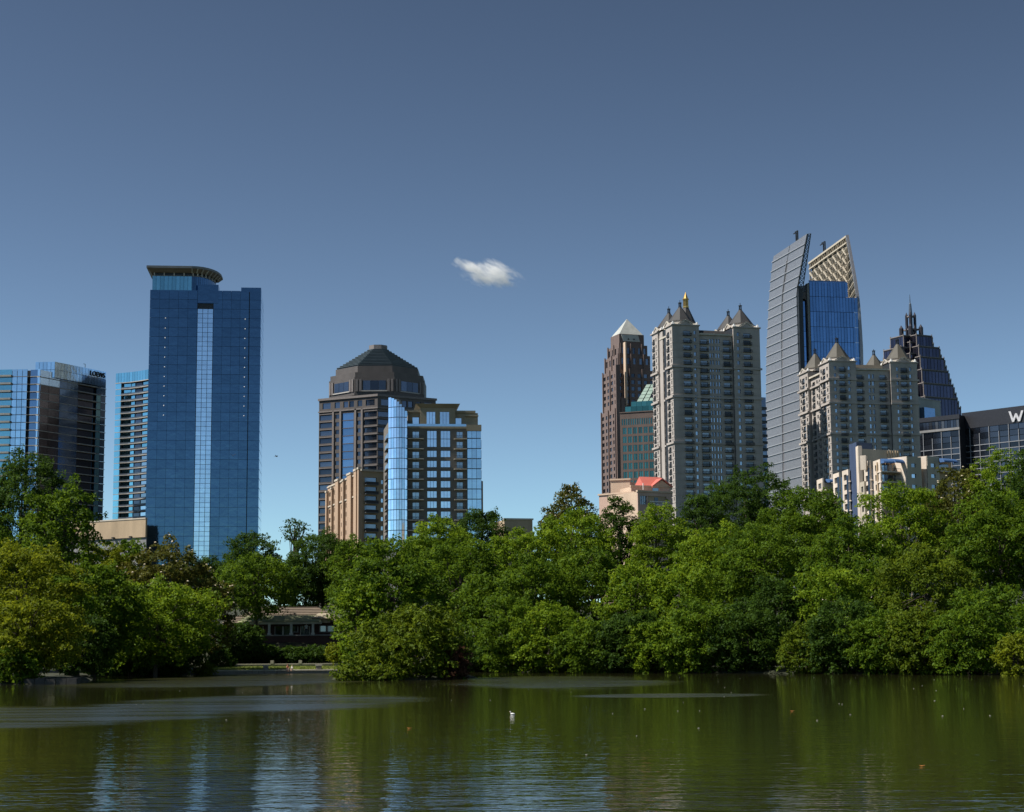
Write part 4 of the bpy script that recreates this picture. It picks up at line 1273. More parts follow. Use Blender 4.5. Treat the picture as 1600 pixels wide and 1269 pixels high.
# ---------------------------------------------------- 14. dark hotel with the big letter
def dark_hotel():
    A = pt(1425, 690, 881); B = pt(1500.5, 690, 862); B2 = pt(1504.5, 690, 868); C = pt(1660, 690, 826)
    b = building('dark_grid_hotel', pt(1520, 690, 885), 'dark hotel with pale window grid and a large silver letter W at the right edge')
    base = WL(b).z-1
    f1 = Face(b, A, B); f2 = Face(b, B2, C)
    for f, (yt, px0), ysplit, cols, nm in ((f1, (648, 1490), 672.5, [p for p in (1443, 1457, 1471.5, 1486, 1499.5)], 0), (f2, (645.2, 1506), 668.5, [1516, 1531, 1546, 1561.5, 1577, 1592.5, 1608, 1624], 1)):
        top = f.w(yt, px0); zs_ = f.w(ysplit+(2 if nm else 0), px0)
        MB().prism(inset(quad(f.P(0, 0), f.P(f.L, 0), 26), .5), base, top-.3).obj('core', M_black, b)
        f.box('roof_band', M_black, 0, f.L, 0, .6, (f.w(655, px0) if nm == 0 else zs_), top)
        us = [.2]+[f.x(p, 690) for p in cols]
        fh = 9.3*860/FPX
        if nm == 0:
            z0, z1 = f.w(668, px0), f.w(656.5, px0)
            for i in range(5):
                n3 = 3
                for j in range(n3):
                    a_ = us[i]+(us[i+1]-us[i])*j/n3
                    f.box('upper_window', M_black_gl if (i+j) % 3 else M_brown_gl, a_+.1, a_+(us[i+1]-us[i])/n3-.1, .2, .45, z0, z1)
            f.box('mid_band', M_slabd, 0, f.L, -.4, .6, f.w(672, px0), z0-.1)
            zs_ = f.w(673, px0)
        for k in range(10):
            z1 = zs_-k*fh; z0 = z1-fh
            for i in range(len(us)-1):
                f.box('window', M_black_gl if (i*7+k*3) % 7 else M_black_gl, us[i]+.15, us[i+1]-.15, .2, .45, z0+.15, z1-.15)
                if k >= 2: f.box('grid_rail', M_frame, us[i], us[i+1], -.15, .19, z0-.18, z0+.18)
        for i, u_ in enumerate(us[1:]):
            f.box('grid_mullion', M_frame, u_-.14, u_+.14, -.25, .18, base, zs_-(0 if i % 2 == 0 else fh))
    # the letter W
    f = f2; top = f.w(645.2, 1506)
    pxs = [(1576.2, 643), (1579.6, 643), (1583.3, 654.2), (1586.6, 646), (1589.2, 646), (1592.6, 653.2), (1596, 641.5), (1599.4, 641.2), (1594.3, 658.3), (1591.2, 658.6), (1587.9, 650.8), (1584.8, 659.3), (1582, 659.6)]
    P2 = [f.uw(x, y, -.4) for x, y in pxs]
    bm = bmesh.new()
    for dd in (-.7, -.02):
        for (u_, w_) in P2:
            p = f.P(u_, dd); bm.verts.new((p.x, p.y, w_))
    bm.verts.ensure_lookup_table(); n = len(P2)
    bm.faces.new(bm.verts[:n]); bm.faces.new(list(reversed(bm.verts[n:])))
    for i in range(n): bm.faces.new((bm.verts[i], bm.verts[n+i], bm.verts[n+(i+1) % n], bm.verts[(i+1) % n]))
    bmesh.ops.triangulate(bm, faces=[fc for fc in bm.faces if len(fc.verts) > 4])
    bmesh.ops.recalc_face_normals(bm, faces=bm.faces)
    me = bpy.data.meshes.new('letter'); bm.to_mesh(me); bm.free(); me.materials.append(M_lettering)
    o = bpy.data.objects.new('letter', me); o.location = -WL(b); put(o, b)
M_lettering = flat('silver_lettering', (.55, .55, .57), .5, .1)
dark_hotel()

# ---------------------------------------------------- 15. stepped cream condominium with blue awnings
def awning(b, f, ua, ub, z0, z1, dep):
    n = 8; mb = MB(); N_ = 6
    for i in range(N_+1):
        t = math.pi/2*i/N_
        for uu in (ua, ub):
            p = f.P(uu, -dep*math.sin(t)); mb.v.append((p.x, p.y, z0+(z1-z0)*math.cos(t)))
    for i in range(N_): mb.f.append((2*i, 2*i+1, 2*i+3, 2*i+2))
    base = len(mb.v)
    for k, uu in enumerate((ua, ub)):
        p = f.P(uu, 0); mb.v.append((p.x, p.y, z0)); mb.f.append(tuple([base+k]+[2*i+k for i in range(N_+1)]))
    mb.obj('awning', M_awn, b)
def awning_condo():
    b = building('stepped_cream_condominium', pt(1390, 740, 565), 'cream stepped condominium with blue rounded awnings below the shorter turreted block')
    base = WL(b).z-1
    # left wing, sunlit side in two steps
    def wing(xa, xb, ya, Da, Db, front_px, ytop, nb, fhpx=15.4, mat=M_cream):
        A = pt(xa, 750, Da); B = pt(xb, 750, Db)
        f = Face(b, A, B); top = f.w(ytop, xb); E = pt(front_px, 750, Db+3)
        poly = [A, B, E, A+(E-B)]
        MB().prism(inset(poly, .7), base, top-.3).obj('core', M_core, b)
        fh = fhpx*Db/FPX; ops = []
        for k in range(9):
            z1 = top-1.5-k*fh
            for i in range(nb):
                c = f.L*(i+.5)/nb
                if i % 2 == 0: ops.append((c-f.L/nb*.24, c+f.L/nb*.24, z1-1.9, z1))
                else: ops.append((c-f.L/nb*.42, c+f.L/nb*.42, z1-2.5, z1))
        f.wall('wall', mat, 0, f.L, base, top, ops, .6)
        for o in ops:
            big = o[3]-o[2] > 2.2
            f.box('window', M_dglass, o[0], o[1], .42, .55, o[2], o[3])
            if big: f.box('balcony', mat, o[0], o[1], -.5, .4, o[2]-.3, o[2]-.02)
        return f, top, B, E
    f, top, B, E = wing(1276, 1285, 750, 600, 592, 1302, 747, 1)
    g = Face(b, B, E); g.box('front_wall', M_cream_shade, 0, g.L, .02, .65, base, top-1.5)
    awning(b, g, g.L*.30, g.L*1.02, g.w(755, 1298), g.w(749, 1298), 2.2)
    for z in (g.w(766, 1298), g.w(781, 1298)): g.box('balcony', M_cream, g.L*.05, g.L*1.0, -1.6, 0.0, z-.35, z)
    f, top, B, E = wing(1301.5, 1311, 750, 584, 577, 1317, 738, 1)
    g = Face(b, B, E); g.box('front_wall', M_smoke, 0, g.L, .02, .65, base, top-1.5)
    f, top, B, E = wing(1316, 1325.5, 750, 574, 567, 1334, 733, 1)
    g = Face(b, B, E); g.box('front_wall', M_smoke, 0, g.L, .02, .65, base, top-2)
    for k in range(6): g.box('balcony', M_cream, 0, g.L, -.8, 0, top-4.2-k*3.2, top-3.9-k*3.2)
    g.box('party_wall', M_cream, g.L*.75, g.L, -2.5, .015, base, g.w(752, 1331))
    # tall dark blue slab
    A = pt(1327.5, 720, 568); B2 = pt(1339, 720, 561); f = Face(b, A, B2)
    MB().prism([A, B2, B2+Vector((6, 4)), A+Vector((6, 4))], base, f.w(692.5, 1333)).obj('blue_slab', M_bluewall, b)
    # main wing
    A = pt(1337.5, 720, 560); B3 = pt(1341.5, 720, 556); E3 = pt(1406, 720, 563)
    f = Face(b, A, B3); g = Face(b, B3, E3); tz = g.w(702, 1360)
    MB().prism([B3+Vector((.6, .6)), E3, E3+Vector((0, 14)), A+Vector((1, 14))], base, tz-.2).obj('core', M_cream_shade, b)
    f.box('pier', M_cream, 0, f.L, 0, 1.2, base, g.w(696.5, 1340))
    g.box('upper_wall', M_cream_shade, .05, g.L, 0, .5, g.w(740, 1360), tz)
    for i, p in enumerate((1386, 1390.5, 1394, 1398.5, 1402)): g.box('pipe', M_tan, g.x(p, 710), g.x(p, 710)+.25, -.3, -.01, g.w(714+(i % 3), p), g.w(705-i % 2, p))
    for p in (1375, 1397): 
        mb = MB().ball((0, 0, 0), .8, .6, 10, 6); g.inst('roof_vent', mb.mesh('roof_vent', M_white), g.x(p, 702), 3, tz)
    f, top, B, E = wing(1343.5, 1350, 750, 556, 551, 1353, 752, 1, mat=M_cream_shade)
    f, top, B, E = wing(1350.5, 1359, 750, 553, 547, 1365.5, 719, 1)
    g2 = Face(b, B, E); g2.box('front_wall', M_smoke, 0, g2.L, .02, .65, base, top-2.5)
    g2.box('stair_turret', M_cream, -1.0, .15, .7, 2.6, top-3, g2.w(711.3, 1356))
    for k in range(6): g2.box('balcony', M_cream, 0, g2.L, -.8, 0, top-6.4-k*3.15, top-6.1-k*3.15)
    f, top, B, E = wing(1365, 1376, 750, 547, 540, 1384, 717, 1)
    # balconies with awning on the front
    P0 = B; P1 = pt(1392, 740, 541); P2 = pt(1418, 740, 546)
    for (Pa, Pb, nm) in ((P0, P1, 0), (P1, P2, 1)):
        h = Face(b, Pa, Pb)
        h.box('front_wall', M_tan, 0, h.L, 2.0, 2.6, base, h.w(722, 1400))
        for k, y in enumerate((736.5, 752.5, 768.5)):
            z = h.w(y, 1395)
            bb = h.box('balcony', M_cream, -.05, h.L+.05, -.6, 1.99, z-.4, z)
            h.box('railing', M_iron, 0, h.L, -.5, -.43, z+.9, z+1.0, bb)
            for i in range(int(h.L/.5)): h.box('baluster', M_iron, .5*i+.1, .5*i+.16, -.49, -.44, z+.01, z+.9, bb)
            for (a_, c_) in ((.1, .38), (.45, .62), (.68, .95)): h.box('window', M_dglass if a_ != .45 else M_wglass, h.L*a_, h.L*c_, 1.85, 1.99, z+.1, z+2.3)
        awning(b, h, .2 if nm == 0 else -.3, h.L-.1, h.w(725, 1400), h.w(717.5, 1400), 2.4)
    # right blocks
    def block(xa, xb, ytop, D, wins, dep=9):
        A = pt(xa, 740, D); B = pt(xb, 740, D+3.5); h = Face(b, A, B); t = h.w(ytop, (xa+xb)/2)
        ops = []
        for (wa, wb) in wins:
            for y in (724, 740.5, 757): ops.append((h.x(wa, 740), h.x(wb, 740), h.w(y+6, wa), h.w(y, wa)))
        MB().prism(inset(quad(A, B, dep), .5), base, t-.3).obj('core', M_cream_shade, b)
        h.wall('wall', M_cream_shade, 0, h.L, base, t, ops, .45)
        s = Face(b, A+h.n*dep, A); s.box('side_wall', M_cream, 0, s.L-.02, .0, .44, base, t+.02)  # left side paler than the front, sunlight put into the colour
        for o in ops: h.box('window', M_wglass, o[0], o[1], .3, .42, o[2], o[3])
        return h, t
    block(1418, 1440, 714, 541, [(1424.5, 1431.5)])
    block(1437, 1450, 718.5, 549, [])
    block(1449.5, 1468, 713.5, 545, [(1455, 1462)])
    A = pt(1468.5, 740, 548); B = pt(1494, 740, 552); h = Face(b, A, B)
    h.box('front_wall', M_tan, 0, h.L, 2, 6, base, h.w(721, 1480))
    awning(b, h, 0, h.L*.82, h.w(723.5, 1480), h.w(717, 1480), 2.2)
    z = h.w(736, 1480); h.box('balcony', M_cream, 0, h.L, -.6, 1.99, z-.4, z); h.box('window', M_dglass, h.L*.1, h.L*.8, 1.85, 1.99, z+.1, z+2.3); h.box('railing', M_iron, 0, h.L, -.5, -.43, z+.5, z+1.0)
    h.box('rooftop_box', M_iron, 0.2, 2.2, 1.5, 3, h.w(721, 1470), h.w(715.5, 1470))
awning_condo()

# ---------------------------------------------------- 16. pink building with the red gable
def pink_building():
    D = 470
    b = building('pink_stucco_building', pt(1000, 780, 480), 'low pink stucco building with a coral-red gabled roof above the trees')
    base = WL(b).z-1
    def blk(nm, xa, xb, ytop, Da, Db, dep, mat, ops=(), left=None):
        A = pt(xa, 775, Da); B = pt(xb, 775, Db); f = Face(b, A, B); t = f.w(ytop, (xa+xb)/2)
        MB().prism(inset(quad(A, B, dep), .5), base, t-.25).obj(nm+'_core', mat, b)
        O = [(f.x(o[0], 785), f.x(o[1], 785), f.w(o[3], o[0]), f.w(o[2], o[0])) for o in ops]
        f.wall(nm, mat, 0, f.L, base, t, O, .45)
        s = Face(b, A+f.n*dep, A); s.box(nm+'_side', left or mat, 0, s.L-.01, 0.01, .44, base, t)  # left sides get the lighter peach, sunlight painted into the stucco
        f.box('coping', M_pinkl, -.25, f.L+.25, -.3, .5, t+.01, t+.45)
        return f, t, O
    blk('left_wing', 936, 991, 772.5, 486, 478, 16, M_pink, left=M_pinkl)
    blk('stair_block', 954.5, 984.5, 750.5, 492, 490, 9, M_pinkl, left=M_pinkl)
    f, t, O = blk('right_wing', 996.5, 1049.5, 769.8, 468, 474, 14, M_pink, [(1000.5, 1010.5, 774.5, 788), (1012.5, 1041.5, 775, 789)], left=M_pinkl)
    for i, o in enumerate(O):
        if i == 1: w0 = wd
        wd = f.box('window' if i == 0 else 'loggia_back', M_dglass if i == 0 else M_tan, o[0], o[1], .3 if i == 0 else .38, .46, o[2], o[3])
    o = O[0]
    for i in range(1, 3): f.box('mullion', M_white, o[0]+(o[1]-o[0])*i/3-.06, o[0]+(o[1]-o[0])*i/3+.06, .18, .28, o[2], o[3], w0)
    o = O[1]
    f.box('loggia_door', M_dglass, o[0]+2.4, o[0]+3.6, .28, .37, o[2], o[3]-.3)
    bb = f.box('balcony', M_pinkl, o[0]-.1, o[1]+.1, -1.0, .25, o[2]-.3, o[2]-.01)
    f.box('railing', M_white, o[0]-.1, o[1]+.1, -1.0, -.9, o[2]+.85, o[2]+1.0, bb); f.box('railing', M_white, o[0]-.1, o[1]+.1, -1.0, -.9, o[2]+.02, o[2]+.15, bb)
    for i in range(16):
        u_ = o[0]-.1+(o[1]-o[0]+.1)*i/15; f.box('baluster', M_white, u_, u_+.08, -.98, -.92, o[2]+.15, o[2]+.85, bb)
    f2, t2, O2 = blk('attic_block', 986.5, 1048.5, 761.5, 479, 483, 8, M_pink, left=M_pinkl)
    f2.box('attic_window', M_wglass, f2.x(1019.5, 765), f2.x(1028.5, 765), -.06, .2, f2.w(768.5, 1024), f2.w(762.8, 1024))
    f2.box('vent_pipe', M_white, f2.x(1002.5, 765), f2.x(1003.5, 765), -1.0, -.8, t2-.8, t2+1.0)
    # red gable roof with a smaller front gable
    X = lambda p: f2.x(p, 755); Zy = lambda y: f2.w(y, 1025)
    zr = Zy(743); ze = Zy(760.5)
    mb = MB()
    def add(u_, d_, z_): p = f2.P(u_, d_); mb.v.append((p.x, p.y, z_)); return len(mb.v)-1
    a0 = add(X(1008), .6, ze); a1 = add(X(1048), .6, ze); r0_ = add(X(1009), 4.5, zr); r1_ = add(X(1042), 4.5, zr); b0 = add(X(1008), 8.5, ze); b1 = add(X(1048), 8.5, ze)
    mb.f = [(a0, a1, r1_, r0_), (b1, b0, r0_, r1_), (a0, r0_, b0), (a1, b1, r1_), (a0, b0, b1, a1)]
    mb.obj('main_roof', M_red, b)
    g0, g1, gm_ = X(1019.5), X(1047.5), X(1033.5); zg = Zy(749); z0_ = Zy(760.2)
    mb = MB()
    add(g0, -.3, z0_+.1); add(g1, -.3, z0_+.1); add(gm_, -.3, zg-.3); add(g0, 3, z0_+.1); add(g1, 3, z0_+.1); add(gm_, 3.6, zg-.3)
    mb.f = [(0, 1, 2), (3, 5, 4), (0, 3, 4, 1), (0, 2, 5, 3), (1, 4, 5, 2)]
    mb.obj('gable_wall', M_pinkl, b)
    for (ga, gb) in ((g0-.4, gm_), (g1+.4, gm_)):
        mb = MB()
        za = z0_-.25
        for d_ in (-.8, 3.8):
            add(ga, d_, za); add(gb, d_, zg); add(gb, d_, zg+.35); add(ga, d_, za+.35)
        mb.f = [(0, 1, 2, 3), (4, 7, 6, 5), (0, 4, 5, 1), (1, 5, 6, 2), (2, 6, 7, 3), (3, 7, 4, 0)]
        mb.obj('gable_roof', M_red, b)
pink_building()
# ------------------------------------------------------------------ bathhouse on the far bank
M_rbrick = wallmat('red_bathhouse_brick', (.075, .036, .028), .9)
M_shingle = wallmat('brown_tile_roof', (.20, .155, .115), .85, streak=False)
M_porchroof = wallmat('mossy_porch_roof', (.24, .25, .13), .85, streak=False)
M_cream_w = flat('cream_woodwork', (.55, .52, .45), .6)
M_stonewall = wallmat('weathered_granite', (.27, .255, .23), .9, streak=False)
M_ledge = wallmat('dark_ledge_stone', (.05, .046, .04), .7, streak=False)  # a darker stone for the ledge
M_conc = wallmat('pale_concrete', (.46, .42, .33), .9, streak=False)
def bathhouse():
    A = pt(352, 990, 243); B = pt(536, 990, 243)
    z0 = at(440, 1001, 243).z
    b = empty('brick_bathhouse', ((A.x+B.x)/2, 245, gz1(0, 245)), 'red brick bathhouse with a white-columned porch on the far bank', 'building')
    f = Face(b, A, B); X = lambda p: f.x(p, 990); W = f.L
    zb = f.w(1008, 440); zfl = f.w(994, 440); ze = f.w(973, 440); zr = f.w(947.5, 480)
    f.box('terrace', M_rbrick, 0, W, -3.2, 9, zb-3.5, zfl)
    f.box('terrace_coping', M_stonewall, -.1, W+.1, -3.35, -2.8, zfl+.005, zfl+.15)
    ops = [(X(p), X(p)+w, zfl+.1 if dr else zfl+.6, ze-.5) for p, w, dr in ((371, .8, 0), (402, .8, 0), (430, 1.0, 1), (443, 1.0, 1), (455, .9, 0), (470, 1.2, 1), (500, .8, 0), (512, .9, 0))]
    f.wall('wall', M_rbrick, 0, W, zfl, ze, ops, .35)
    for o in ops:
        w = f.box('window' if o[2] > zfl+.3 else 'door', M_dglass, o[0], o[1], .2, .28, o[2], o[3])
        f.box('window_frame', M_cream_w, o[0]-.08, o[0]+.02, -.06, -.002, o[2], o[3], w); f.box('window_frame', M_cream_w, o[1]-.02, o[1]+.08, -.06, -.002, o[2], o[3], w)
        f.box('sill', M_stonewall, o[0]-.12, o[1]+.12, -.12, -.003, o[2]-.14, o[2]-.01, w)
    MB().prism(quad(f.P(.2, .4), f.P(W-.2, .4), 8), zfl-.2, ze-.05).obj('interior', M_core, b)
    for p in (391, 425, 459, 492.5):
        cl_ = f.box('column', M_cream_w, X(p)-.16, X(p)+.16, -2.9, -2.58, zfl+.15, ze-.25)
        f.box('column_base', M_cream_w, X(p)-.24, X(p)+.24, -2.98, -2.5, zfl+.155, zfl+.4, cl_)
    f.box('porch_beam', M_cream_w, X(380), X(506), -2.95, -2.55, ze-.25, ze+.05)
    # porch roof, main hip roof
    def roof(nm, mat, u_0, u_1, d0, d1, zz0, ur0, ur1, dr0, dr1, zz1):
        p0 = [f.P(u_0, d0), f.P(u_1, d0), f.P(u_1, d1), f.P(u_0, d1)]; p1 = [f.P(ur0, dr0), f.P(ur1, dr0), f.P(ur1, dr1), f.P(ur0, dr1)]
        MB().frustum(p0, zz0, p1, zz1).obj(nm, mat, b)
    roof('porch_roof', M_porchroof, X(376), X(506), -3.6, 3, ze+.06, X(388), X(494), .2, 2.5, f.w(962, 440)+.05)
    roof('main_roof', M_shingle, -.5, W+.5, -.5, 9, ze+.03, X(400), X(490), 4.0, 4.6, zr)
    for k in range(9):
        t = (k+.5)/9; ua = -.5+(X(400)+.5)*t; ub = W+.5+(X(490)-W-.5)*t; pa = f.P(ua, -.5+4.5*t-.03); pb = f.P(ub, -.5+4.5*t-.03); z = ze+.03+(zr-ze-.03)*t+.03
        MB().beam((pa.x, pa.y, z), (pb.x, pb.y, z), .11).obj('roof_course', M_shingle, b)
    roof('dormer_roof', M_khaki, X(488), X(519), -2.2, 4, f.w(966.5, 500), X(497), X(514), .5, 3, f.w(958, 505))
    f.box('dormer', M_tan, X(492), X(516), -1.2, 2.5, ze-.1, f.w(966, 500))
    f.box('chimney', M_rbrick, X(493.5), X(495), 4, 4.6, zr-1.0, f.w(949, 494))
bathhouse()

# ------------------------------------------------------------------ the promenade: landing wall, pillars, low wall, lawn
def promenade():
    A = pt(318, 1048, 211); B = pt(548, 1048, 211)
    z1 = at(440, 1046.5, 211).z
    l = empty('landing_wall', (A.x, A.y, -.5), 'stone landing wall at the water below the bathhouse', 'wall')
    f = Face(l, A, B)
    n = 24
    for i in range(n):
        f.box('stone_block', M_stonewall, f.L*i/n+.02, f.L*(i+1)/n-.02, -.02*(i % 3), 2.0, -.8, z1-.15)
    for i in range(n//2):
        f.box('coping_slab', M_conc, f.L*i/(n//2)+.01, f.L*(i+1)/(n//2)-.01, -.15, 1.6, z1-.148, z1)
    for p, w, where in ((414.5, 8, 'standing beside the children'), (497.5, 9, 'nearer the island shrubs')):
        c = f.P(f.x(p, 1045), .4); hw = w*211/FPX/2
        e = empty('stone_pillar', (c.x, c.y, z1), 'squat grey stone pillar on the landing wall, ' + ('below the bathhouse middle' if p < 450 else 'nearer the island'), 'pillar', 'pillars on the landing wall')
        MB().box(c.x-hw*.85, c.x+hw*.85, c.y-hw, c.y+hw, z1+.004, z1+.42).obj('shaft', M_stonewall, e)
        MB().box(c.x-hw*1.15, c.x+hw*1.15, c.y-hw*1.2, c.y+hw*1.2, z1+.42, z1+.6).obj('cap', M_conc, e)
    # rear low wall with short posts
    A2 = pt(335, 1040, 223); B2 = pt(530, 1040, 223); zt = at(440, 1037, 223).z
    r = empty('low_stone_wall', (A2.x, A2.y, zt-.8), 'low grey stone wall along the back of the lakeside lawn', 'wall')
    f = Face(r, A2, B2)
    for i in range(20): f.box('stone_block', M_stonewall, f.L*i/20+.015, f.L*(i+1)/20-.015, 0, .5, zt-1.2, zt-.12)
    f.box('coping', M_conc, 0, f.L, -.08, .58, zt-.118, zt)
    for p in (425, 469): f.box('post', M_conc, f.x(p, 1038)-.2, f.x(p, 1038)+.2, -.1, .4, zt+.003, zt+.42)
    # little stone edge at the left
    e = empty('stone_ledge', (*pt(80, 1066, 157), -.3), 'dark low stone ledge at the waterline on the left bank', 'ledge')
    f = Face(e, pt(20, 1066, 156.5), pt(120, 1066, 156.5))
    for i in range(6): f.box('stone_slab', M_ledge, f.L*i/6+.03, f.L*(i+1)/6-.02, -.05*(i % 2), 1.4, -.4, .42+.04*(i % 3))
    lx = np.linspace(A.x, B.x, 40); ly = np.linspace(212.55, 223.2, 10); LX, LY = np.meshgrid(lx, ly); LZ = .37+.021*(LY-212.5)+.02
    lm = bpy.data.meshes.new('lawn'); qi, qj = np.meshgrid(np.arange(39), np.arange(9)); qq = (qj*40+qi).ravel()
    lm.from_pydata(np.stack([LX.ravel(), LY.ravel(), LZ.ravel()], 1).tolist(), [], np.stack([qq, qq+1, qq+41, qq+40], 1).tolist())
    lm.materials.append(wallmat('lawn_turf', (.19, .22, .04), .95, scale=.6, fine=8, streak=False)); put(bpy.data.objects.new('lawn', lm), kind='structure')
    # lawn blades between landing and low wall
    N_ = 16000; rng = np.random.default_rng(3)
    x = rng.uniform(A.x, B.x, N_); y = rng.uniform(212.8, 222.8, N_); z = .37+.021*(y-212.5)+.02
    h_ = rng.uniform(.08, .22, N_); t = rng.uniform(0, 6.28, N_); w_ = .05
    V = np.zeros((N_, 3, 3)); V[:, 0] = np.stack([x-np.cos(t)*w_, y-np.sin(t)*w_, z-.02], 1); V[:, 1] = np.stack([x+np.cos(t)*w_, y+np.sin(t)*w_, z-.02], 1)
    V[:, 2] = np.stack([x+rng.normal(0, .06, N_), y+rng.normal(0, .06, N_), z+h_], 1)
    me = bpy.data.meshes.new('lawn_grass'); me.from_pydata(V.reshape(-1, 3).tolist(), [], np.arange(N_*3).reshape(-1, 3).tolist())
    me.materials.append(flat('lawn_green', (.21, .25, .04), .8))
    put(bpy.data.objects.new('lawn_grass', me), label='sunlit yellow-green lawn behind the landing wall', cat='grass', kind='stuff')
    return z1
LAND_Z = promenade()

# ------------------------------------------------------------------ people
def skinned(name, joints, edges, parent, mat_of, loc):
    """one continuous body grown over a joint skeleton; joints {name: (x,y,z,r)}"""
    names = list(joints); me = bpy.data.meshes.new(name)
    me.from_pydata([joints[k][:3] for k in names], [(names.index(a), names.index(c)) for a, c in edges], [])
    o = bpy.data.objects.new(name, me); COL.objects.link(o)
    md = o.modifiers.new('skin', 'SKIN')
    for i, k in enumerate(names):
        r = joints[k][3]; me.skin_vertices[0].data[i].radius = (r, r); me.skin_vertices[0].data[i].use_root = (k == 'pelvis')
    o.modifiers.new('sub', 'SUBSURF').levels = 2
    dg = bpy.context.evaluated_depsgraph_get(); ev = o.evaluated_get(dg)
    m2 = bpy.data.meshes.new_from_object(ev); m2.name = name
    bpy.data.objects.remove(o); 
    for mt in mat_of[0]: m2.materials.append(mt)
    for p in m2.polygons:
        p.material_index = mat_of[1](p.center); p.use_smooth = True
    o = bpy.data.objects.new(name, m2); o.location = loc
    return o
M_skin = flat('skin', (.50, .28, .19), .55); M_skin2 = flat('pale_skin', (.58, .37, .27), .55)
def child(loc, rz, shirt, hair, label, scale, bare):
    j = dict(pelvis=(0, 0, .10, .10), waist=(0, .01, .24, .095), chest=(0, .0, .38, .115), neck=(0, -.01, .50, .045), head=(0, -.02, .60, .085), crown=(0, -.01, .68, .07),
             shl=(-.13, 0, .44, .045), ell=(-.17, -.06, .27, .035), wrl=(-.14, -.20, .16, .028), hal=(-.12, -.25, .14, .026),
             shr=(.13, 0, .44, .045), elr=(.17, -.06, .27, .035), wrr=(.14, -.20, .16, .028), har=(.12, -.25, .14, .026),
             hil=(-.07, -.02, .09, .075), knl=(-.09, -.33, .11, .055), anl=(-.09, -.36, -.20, .035), tol=(-.09, -.47, -.24, .03),
             hir=(.07, -.02, .09, .075), knr=(.09, -.33, .11, .055), anr=(.09, -.36, -.20, .035), tor=(.09, -.47, -.24, .03))
    e = [('pelvis', 'waist'), ('waist', 'chest'), ('chest', 'neck'), ('neck', 'head'), ('head', 'crown'), ('chest', 'shl'), ('shl', 'ell'), ('ell', 'wrl'), ('wrl', 'hal'),
         ('chest', 'shr'), ('shr', 'elr'), ('elr', 'wrr'), ('wrr', 'har'), ('pelvis', 'hil'), ('hil', 'knl'), ('knl', 'anl'), ('anl', 'tol'), ('pelvis', 'hir'), ('hir', 'knr'), ('knr', 'anr'), ('anr', 'tor')]
    def mi(c):
        if c.z > .51: return 0
        if bare and c.z > .16 : return 0
        if c.z > .2 and abs(c.x) < .16: return 1
        if c.z > -.02 and c.y > -.28 and abs(c.x) < .15: return 2
        return 0
    b = skinned('person', j, e, None, ([M_skin2, shirt, flat('navy_shorts', (.04, .05, .1), .9)], mi), loc)
    b.rotation_euler = (0, 0, rz); b.scale = (scale,)*3
    put(b, None, label, 'person', 'children on the landing wall')
    h = MB().ball((0, .015, .645), .105, .85, 10, 6).obj('hair', hair, b, smooth=True, world=False)
    return b
pA = at(449.5, 1046.4, 211); pB = at(456.3, 1046.4, 211)
child((pA.x, 211.03, LAND_Z), R(8), flat('orange_shirt', (.55, .20, .10), .9), flat('red_brown_hair', (.18, .05, .025), .8), 'larger child in an orange top sitting on the landing wall', .95, False)
child((pB.x, 211.03, LAND_Z), R(-14), flat('white_shirt', (.75, .72, .65), .9), flat('blond_hair', (.55, .42, .2), .8), 'smaller fair-haired child in white sitting on the landing wall', .75, False)
def adult(loc, label):
    j = dict(pelvis=(0, 0, .95, .13), waist=(0, 0, 1.1, .125), chest=(0, 0, 1.32, .15), neck=(0, 0, 1.50, .055), head=(0, -.01, 1.62, .09), crown=(0, 0, 1.72, .075),
             shl=(-.19, 0, 1.42, .06), ell=(-.24, .02, 1.14, .045), wrl=(-.25, -.05, .90, .034), hal=(-.25, -.07, .80, .034), shr=(.19, 0, 1.42, .06), elr=(.24, .02, 1.14, .045), wrr=(.25, -.05, .90, .034), har=(.25, -.07, .80, .034),
             hil=(-.1, 0, .88, .10), knl=(-.11, -.02, .48, .065), anl=(-.12, .02, .08, .045), tol=(-.12, -.14, .04, .04), hir=(.1, 0, .88, .10), knr=(.11, -.02, .48, .065), anr=(.12, .02, .08, .045), tor=(.12, -.14, .04, .04))
    e = [('pelvis', 'waist'), ('waist', 'chest'), ('chest', 'neck'), ('neck', 'head'), ('head', 'crown'), ('chest', 'shl'), ('shl', 'ell'), ('ell', 'wrl'), ('wrl', 'hal'), ('chest', 'shr'), ('shr', 'elr'), ('elr', 'wrr'), ('wrr', 'har'),
         ('pelvis', 'hil'), ('hil', 'knl'), ('knl', 'anl'), ('anl', 'tol'), ('pelvis', 'hir'), ('hir', 'knr'), ('knr', 'anr'), ('anr', 'tor')]
    def mi(c):
        if c.z > 1.5 or (abs(c.x) > .2 and c.z < 1.2): return 0
        return 1 if c.z > .98 else 2
    b = skinned('person', j, e, None, ([M_skin, flat('white_tee', (.8, .8, .78), .9), flat('dark_trousers', (.03, .03, .035), .9)], mi), loc)
    put(b, None, label, 'person')
    MB().ball((0, .02, 1.68), .105, .9, 10, 6).obj('hair', flat('dark_hair', (.02, .015, .01), .8), b, smooth=True, world=False)
pC = at(478.5, 994, 241.3)
adult((pC.x, 241.3, at(440, 994, 243).z+.002), 'person in a white shirt standing on the bathhouse porch')

